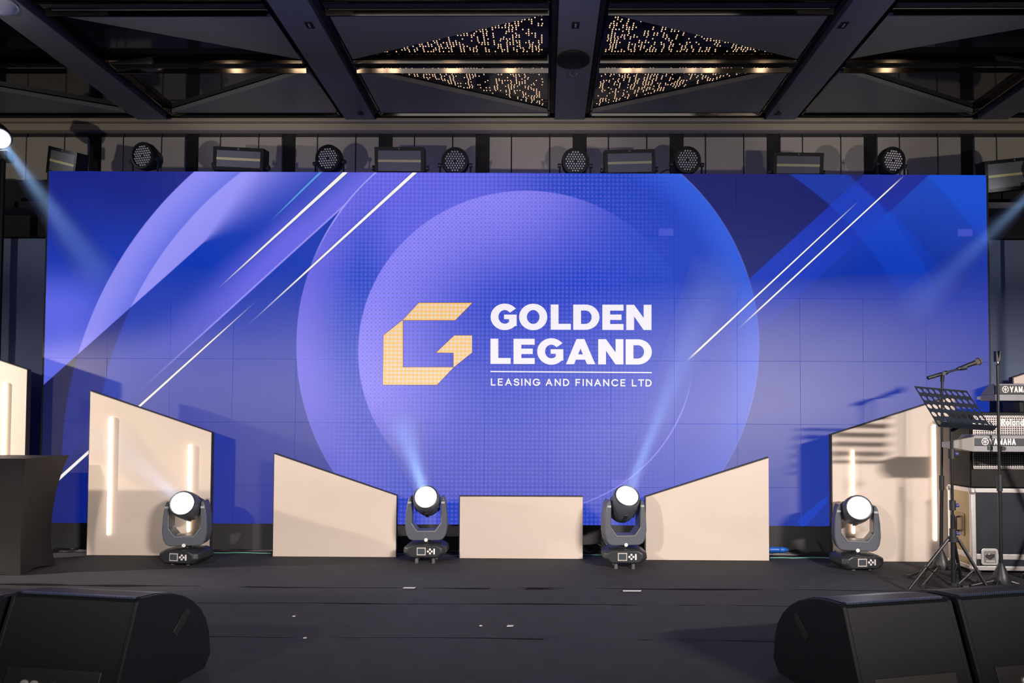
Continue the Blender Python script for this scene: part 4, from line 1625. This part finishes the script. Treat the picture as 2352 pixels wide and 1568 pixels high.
# vocal microphone held by the boom
m0, m1 = P(2214, 842, g0.y), P(2247, 830, g0.y)
mic = empty('vocal_microphone', m0, 0, 'vocal microphone with a silver ball grille on the boom stand', 'microphone')
dv = (m1 - m0)
MM = align((0, 0, 0), dv)
Lh = dv.length
MB().lathe([(0.010, -0.05), (0.012, -0.045), (0.017, Lh * 0.72), (0.019, Lh * 0.76)], 14, MM).build('handle', BLACKP, mic)
R = 0.026
gr = [(0.019, Lh * 0.76)] + [(R * math.sin(math.radians(a)), Lh - R * math.cos(math.radians(a)) * 1.0) for a in range(50, 181, 13)]
MB().lathe([(max(r, 0.001), h) for r, h in gr], 18, MM).build('ball_grille', mat('mic_grille', (0.5, 0.45, 0.38), 0.35, 1.0, bump=0.6, bscale=500), mic)
MB().tube([(MM @ Vector((R * math.cos(2 * math.pi * i / 16), R * math.sin(2 * math.pi * i / 16), Lh))) for i in range(16)], 0.003, 6, closed=True).build('grille_band', BLACKM, mic)

r2, g2, top2 = mic_stand((2300, 1352), (2291, 838), 'straight microphone stand with an empty clip in front of the flight case', legs=((2215, 1352), (2283, 1366), (2380, 1358)))
MB().lathe([(0.010, 0), (0.013, 0.01), (0.010, 0.025)], 12, Matrix.Translation(top2)).build('thread_ring', CHROME, r2)
cl = MB()
cl.prism([(-0.016, 0.02), (0.012, 0.02), (0.016, 0.09), (0.008, 0.09), (0.0, 0.045), (-0.008, 0.088), (-0.016, 0.088)], -0.014, 0.014, 'y', Matrix.Translation(top2))
cl.build('microphone_clip', BLACKP, r2, bevel=0.003)

# music stand -----------------------------------------------------------
mg = G(2190, 1356)
ms = empty('music_stand', mg, 0, 'black perforated music stand on a tripod in front of the boom stand', 'music stand')
yM = mg.y
L = lambda px, py, y=yM: P(px, py, y) - mg
hub = L(2190, 1238)
MB().tube([(0, 0, 0.03), (0, 0, hub.z + 0.15)], 0.013, 10).build('lower_tube', BLACKM, ms)
tp = L(2187, 985)
MB().tube([(0, 0, hub.z), (0, 0, tp.z)], 0.0085, 10).build('upper_tube', BLACKM, ms)
for py in (1225, 1160, 1042):
    q = L(2190, py)
    c_ = MB().tube([(0, 0, q.z - 0.03), (0, 0, q.z + 0.03)], 0.019, 12).build('clamp', BLACKP, ms)
    MB().lathe([(0.012, 0), (0.012, 0.02)], 10, Matrix.Translation((0.018, 0, q.z)) @ Matrix.Rotation(math.pi / 2, 4, 'Y')).build('clamp_knob', mat('blue_knob', (0.05, 0.06, 0.22), 0.4), c_)
MB().lathe([(0.03, hub.z - 0.015), (0.03, hub.z + 0.015)], 14).build('leg_collar', BLACKP, ms)
MB().lathe([(0.028, 0.03), (0.028, 0.05)], 14).build('brace_collar', BLACKP, ms)
for (px, py) in ((2087, 1357), (2274, 1363), (2208, 1338)):
    e = G(px, py) - mg
    e.z = 0.01
    d = Vector((e.x, e.y, 0)).normalized()
    st = Vector((d.x * 0.03, d.y * 0.03, hub.z))
    lg = MB().tube([tuple(st), tuple(e)], 0.0095, 8).build('leg', BLACKM, ms)
    mid = st + (e - st) * 0.55
    MB().tube([(d.x * 0.028, d.y * 0.028, 0.04), tuple(mid)], 0.006, 8).build('brace', BLACKM, ms)
    MB().lathe([(0.011, -0.006), (0.011, 0.006)], 8, Matrix.Translation(mid)).build('rivet', CHROME, lg)
# perforated desk: a plate with round holes, tilted towards the hall
yD = yM - 0.10
org = P(2156, 979, yD) - mg
V = P(2101, 887, yD + 0.22) - mg - org
U = (P(2272, 976, yD + 0.10) - mg) - org
U = U - V * (U.dot(V) / V.dot(V))
Wd, Hd = U.length, V.length
MU, MV = U.normalized(), V.normalized()
MW = MU.cross(MV)
bm = bmesh.new()
cols, rows = 9, 5
cw, rh = Wd / cols, Hd / rows
n16 = 16


def dp(a, b, off=0.0):
    return org + MU * a + MV * b + MW * off


def cell(a, b, cw, rh, r):
    cx, cy = a + cw / 2, b + rh / 2
    sq, ci = [], []
    for i in range(n16):
        an = 2 * math.pi * (i + 0.5) / n16
        ca, sa = math.cos(an), math.sin(an)
        s = 1 / max(abs(ca) / (cw / 2), abs(sa) / (rh / 2))
        sq.append((cx + ca * s, cy + sa * s))
        ci.append((cx + ca * r[0], cy + sa * r[1]))
    return sq, ci


desk = MB()
th = 0.0015
for i in range(cols):
    for j in range(rows):
        sq, ci = cell(i * cw, j * rh, cw, rh, (cw * 0.40, rh * 0.31))
        corners = [(i * cw, j * rh), ((i + 1) * cw, j * rh), ((i + 1) * cw, (j + 1) * rh), (i * cw, (j + 1) * rh)]
        for off in (-th, th):
            for k in range(n16):
                k2 = (k + 1) % n16
                desk.add([dp(*sq[k], off), dp(*sq[k2], off), dp(*ci[k2], off), dp(*ci[k], off)], [(0, 1, 2, 3)])
            for cpt in corners:
                near = sorted(range(n16), key=lambda q: (sq[q][0] - cpt[0]) ** 2 + (sq[q][1] - cpt[1]) ** 2)[:2]
                desk.add([dp(*cpt, off), dp(*sq[near[0]], off), dp(*sq[near[1]], off)], [(0, 1, 2)])
        for k in range(n16):
            k2 = (k + 1) % n16
            desk.add([dp(*ci[k], -th), dp(*ci[k2], -th), dp(*ci[k2], th), dp(*ci[k], th)], [(0, 1, 2, 3)])
DESK = mat('desk_steel', (0.028, 0.036, 0.055), 0.4, 0.3)
desk.build('desk', DESK, ms, smooth=False)
rim = MB()
rim.tube([dp(0, 0), dp(Wd, 0), dp(Wd, Hd), dp(0, Hd)], 0.003, 6, closed=True)
rim.build('desk_rim', DESK, ms)
# ledge and holder
led = MB()
e0, e1 = dp(0, 0), dp(Wd, 0)
o3 = MW * (0.045 if MW.y < 0 else -0.045)
led.add([e0, e1, e1 + o3, e0 + o3, e0 - MV * 0.003, e1 - MV * 0.003, e1 + o3 - MV * 0.003, e0 + o3 - MV * 0.003],
        [(0, 1, 2, 3), (4, 7, 6, 5), (0, 4, 5, 1), (1, 5, 6, 2), (2, 6, 7, 3), (3, 7, 4, 0)])
led.build('ledge', DESK, ms, smooth=False)
for t in (0.08, 0.9):
    q = dp(Wd * t, 0)
    MB().tube([q + o3, q + o3 + MV * 0.03], 0.004, 6).build('page_clip', CHROME, ms)
MB().tube([(0, 0, tp.z - 0.01), dp(Wd * 0.5, Hd * 0.1)], 0.011, 8).build('tilt_joint', BLACKP, ms)

# ------------------------------------------------------------------ cables and tape on the stage
GREENW = mat('green_wire', (0.16, 0.42, 0.33), 0.45)
Z = 0.012


def gl(px, py, z=Z):
    p = G(px, py)
    return (p.x, p.y, z)


def run(a, b, n, wob, z=Z, seed=0):
    r = random.Random(seed)
    return [gl(a[0] + (b[0] - a[0]) * i / n, a[1] + (b[1] - a[1]) * i / n + r.uniform(-wob, wob), z) for i in range(n + 1)]


for i, (xa_, xb_, y0, y1, where) in enumerate(((488, 622, 1270, 1272, 'between the two left flats'), (912, 945, 1274, 1271, 'left of the second lamp'), (1015, 1052, 1262, 1268, 'right of the second lamp'),
                                               (1341, 1392, 1276, 1275, 'between the low central flat and the third lamp'), (1768, 1905, 1283, 1283, 'between the two right flats'))):
    wire('thin_wire', run((xa_, y0), (xb_, y1), 5, 1.2, 0.006, i), 0.0035, GREENW, 'thin green wire lying on the stage ' + where, 'wire', 'thin green wires')
seed = 0
for (xa_, xb_, yy, where, cnt) in ((488, 622, 1262, 'between the two left flats', 4), (912, 1052, 1262, 'beside the low central flat on its left', 3), (1341, 1480, 1264, 'beside the low central flat on its right', 5),
                                   (1768, 1908, 1270, 'between the two right flats', 7), (120, 196, 1262, 'between the draped table and the tall flat', 3)):
    r = random.Random(xa_)
    names = ('frontmost', 'second', 'third', 'fourth', 'fifth', 'sixth', 'seventh')
    for q in range(cnt):
        seed += 1
        y0 = yy + 6 - 2.6 * q
        pts = run((xa_ - 6, y0), (xb_ + 6, y0 + r.uniform(-0.4, 0.4)), 6, 0.6, 0.009, seed)
        wire('power_cable', pts, 0.0065, CABLE, '%s black cable from the front, lying %s' % (names[q], where), 'cable', 'black cables lying ' + where)


def arch(px0, px1, py, h, label, seed_, r_w=0.0075):
    a, b = Vector(gl(px0, py, 0.01)), Vector(gl(px1, py + 2, 0.01))
    pts = []
    for i in range(9):
        t = i / 8
        p = a.lerp(b, t)
        p.z = 0.01 + h * math.sin(math.pi * t) ** 0.8
        pts.append(p)
    wire('looped_cable', pts, r_w, CABLE, label, 'cable')


arch(1842, 1890, 1268, 0.10, 'black cable arching up from the heap between the right flats', 1)
arch(1795, 1905, 1262, 0.055, 'low black cable arch over the blue connector', 2)
arch(1346, 1400, 1266, 0.10, 'black cable arching up left of the third lamp', 3)
arch(1352, 1392, 1268, 0.055, 'small black cable arch left of the third lamp', 4)
# blue mains connector
bp_ = Vector(gl(1772, 1272, 0.05))
cn = empty('mains_connector', (bp_.x, bp_.y, 0.0), 0, 'bright blue mains connector lying beside the right flat', 'connector')
BLUEP = mat('blue_plastic', (0.01, 0.12, 0.55), 0.4)
MC = Matrix.Translation((0, 0, 0.034)) @ Matrix.Rotation(math.pi / 2, 4, 'Y')
MB().lathe([(0.020, -0.02), (0.022, 0.0), (0.022, 0.055), (0.018, 0.06)], 16, MC).build('socket_body', BLUEP, cn)
MB().lathe([(0.020, 0.06), (0.023, 0.07), (0.021, 0.095), (0.012, 0.13)], 16, MC).build('plug_body', BLUEP, cn)
MB().lathe([(0.009, 0.13), (0.009, 0.2)], 10, MC).build('cable_gland', CABLE, cn)
MB().box(-0.015, 0.12, -0.03, 0.03, 0.0, 0.013).build('cable_bundle', CABLE, cn, bevel=0.005)

# tape marks and scraps
TAPE = mat('white_tape', (0.7, 0.66, 0.66), 0.6)
for (px, py, w, lab) in ((940, 1354, 0.075, 'short strip of white tape on the stage, left of centre'), (1452, 1361, 0.115, 'long strip of white tape on the stage, right of centre'),
                         (1172, 1440, 0.035, 'small torn scrap of white tape near the front of the stage')):
    p = G(px, py)
    o = MB().prism([(-w / 2, -0.012), (w / 2 - 0.006, -0.010), (w / 2, 0.012), (-w / 2 + 0.004, 0.011)], 0.0, 0.002, 'z', Matrix.Translation((p.x, p.y, 0.011 if py < 1400 else 0.006))).build('tape_mark', TAPE, smooth=False)
    tag(o, lab, 'tape', 'white tape marks on the stage')
for (px, py, lab) in ((675, 1417, 'tiny white paper speck on the carpet, left of the logo'), (1104, 1439, 'tiny paper speck beside the torn scrap of tape'), (700, 1467, 'tiny paper speck near the left floor monitor')):
    p = G(px, py)
    o = MB().prism([(-0.007, -0.005), (0.006, -0.006), (0.008, 0.004), (0.0, 0.008), (-0.006, 0.004)], 0.0, 0.003, 'z', Matrix.Translation((p.x, p.y, 0.004))).build('paper_speck', TAPE, smooth=False)
    tag(o, lab, 'paper scrap', 'paper specks on the stage')

# ------------------------------------------------------------------ the two wash lamps out in the hall
for (loc, tgt, en, sx), where in zip(WASH, ('left', 'right')):
    loc, tgt = Vector(loc), Vector(tgt)
    root = empty('wash_lamp_stand', (loc.x, loc.y, -0.6), 0, 'wash lamp with barn doors on a stand in the hall, %s of the camera' % where, 'stage lamp')
    f = Vector((tgt.x - loc.x, tgt.y - loc.y, 0)).normalized()
    rt = Vector((f.y, -f.x, 0))
    o = loc - root.location
    M = Matrix(((rt.x, f.x, 0, o.x), (rt.y, f.y, 0, o.y), (0, 0, 1, o.z), (0, 0, 0, 1)))
    w = sx / 2 + 0.05
    MB().box(-w, w, -0.25, -0.03, -0.12, 0.12, M).build('housing', PARBODY, root, bevel=0.01)
    # blade edges: upper one cuts above the middle of the wall, lower one at the carpet in front of the flats
    for nm, ang, sgn in (('barn_door', TOPCUT, 1), ('barn_door', LOWCUT, -1)):
        zz = -0.40 * math.tan(math.radians(ang))
        if sgn > 0:
            MB().prism([(-0.02, 0.10), (0.40, zz), (0.40, zz + 0.012), (-0.02, 0.115)], -w - 0.45, w + 0.45, 'x', M).build(nm, PARBODY, root, smooth=False)
        else:
            MB().prism([(-0.02, -0.10), (0.40, zz), (0.40, zz - 0.012), (-0.02, -0.115)], -w - 0.45, w + 0.45, 'x', M).build(nm, PARBODY, root, smooth=False)
    MB().tube([(o.x, o.y, 0.0), (o.x, o.y, o.z - 0.12)], 0.02, 10).build('pole', BLACKM, root)
    MB().box(-0.3, 0.3, -0.3, 0.3, 0, 0.02).build('base_plate', BLACKM, root, bevel=0.004)

# ------------------------------------------------------------------ uplighters on the hall floor
for x, where in zip(UPX, ('far left', 'left', 'right', 'far right')):
    root = empty('floor_uplighter', (x, -3.0, -0.6), 0, 'small round uplighter on the hall floor behind the camera, %s one of the row' % where, 'uplighter', 'uplighters on the hall floor')
    M = align((0, 0, 0.30), Vector((0, 9.9, 5.0)))
    MB().lathe([(0.07, -0.18), (0.09, -0.16), (0.09, -0.02), (0.085, -0.02)], 20, M).build('housing', PARBODY, root)
    MB().tube([(-0.11, 0, 0.24), (-0.11, 0, 0.01), (0.11, 0, 0.01), (0.11, 0, 0.24)], 0.008, 6).build('bracket', PARBODY, root)
    MB().box(-0.12, 0.12, -0.06, 0.06, 0.0, 0.012).build('foot', PARBODY, root, bevel=0.003)

# side lamp on its stand, and a white dome fixed under the left ceiling beam
root = empty('side_lamp_stand', (SIDE[0][0], SIDE[0][1], 0), 0, 'side lamp on a stand beyond the left edge of the stage', 'stage lamp')
M = align((0, 0, SIDE[0][2]), Vector(SIDE[1]) - Vector(SIDE[0]))
MB().lathe([(0.07, -0.30), (0.10, -0.27), (0.10, -0.06), (0.095, -0.06)], 20, M).build('housing', PARBODY, root)
MB().tube([(-0.12, -0.04, 0.0), (-0.12, -0.04, SIDE[0][2] - 0.05)], 0.016, 8).build('pole', BLACKM, root)
MB().box(-0.27, 0.03, -0.19, 0.11, 0.0, 0.015).build('base_plate', BLACKM, root, bevel=0.003)
p = CP(-6, 6, ZC - 0.03)
dm = empty('ceiling_dome', (p.x, p.y, ZC - 0.03), 0, 'white dome fixed under the ceiling beam in the upper left corner', 'ceiling dome')
MB().lathe([(0.125, 0.0), (0.125, -0.012)], 24).build('rim', WHITEPRINT, dm)
MB().lathe([(0.115, -0.012), (0.105, -0.03), (0.08, -0.05), (0.045, -0.062), (0.01, -0.066)], 24).build('cover', mat('dome_white', (0.75, 0.76, 0.8), 0.3), dm)
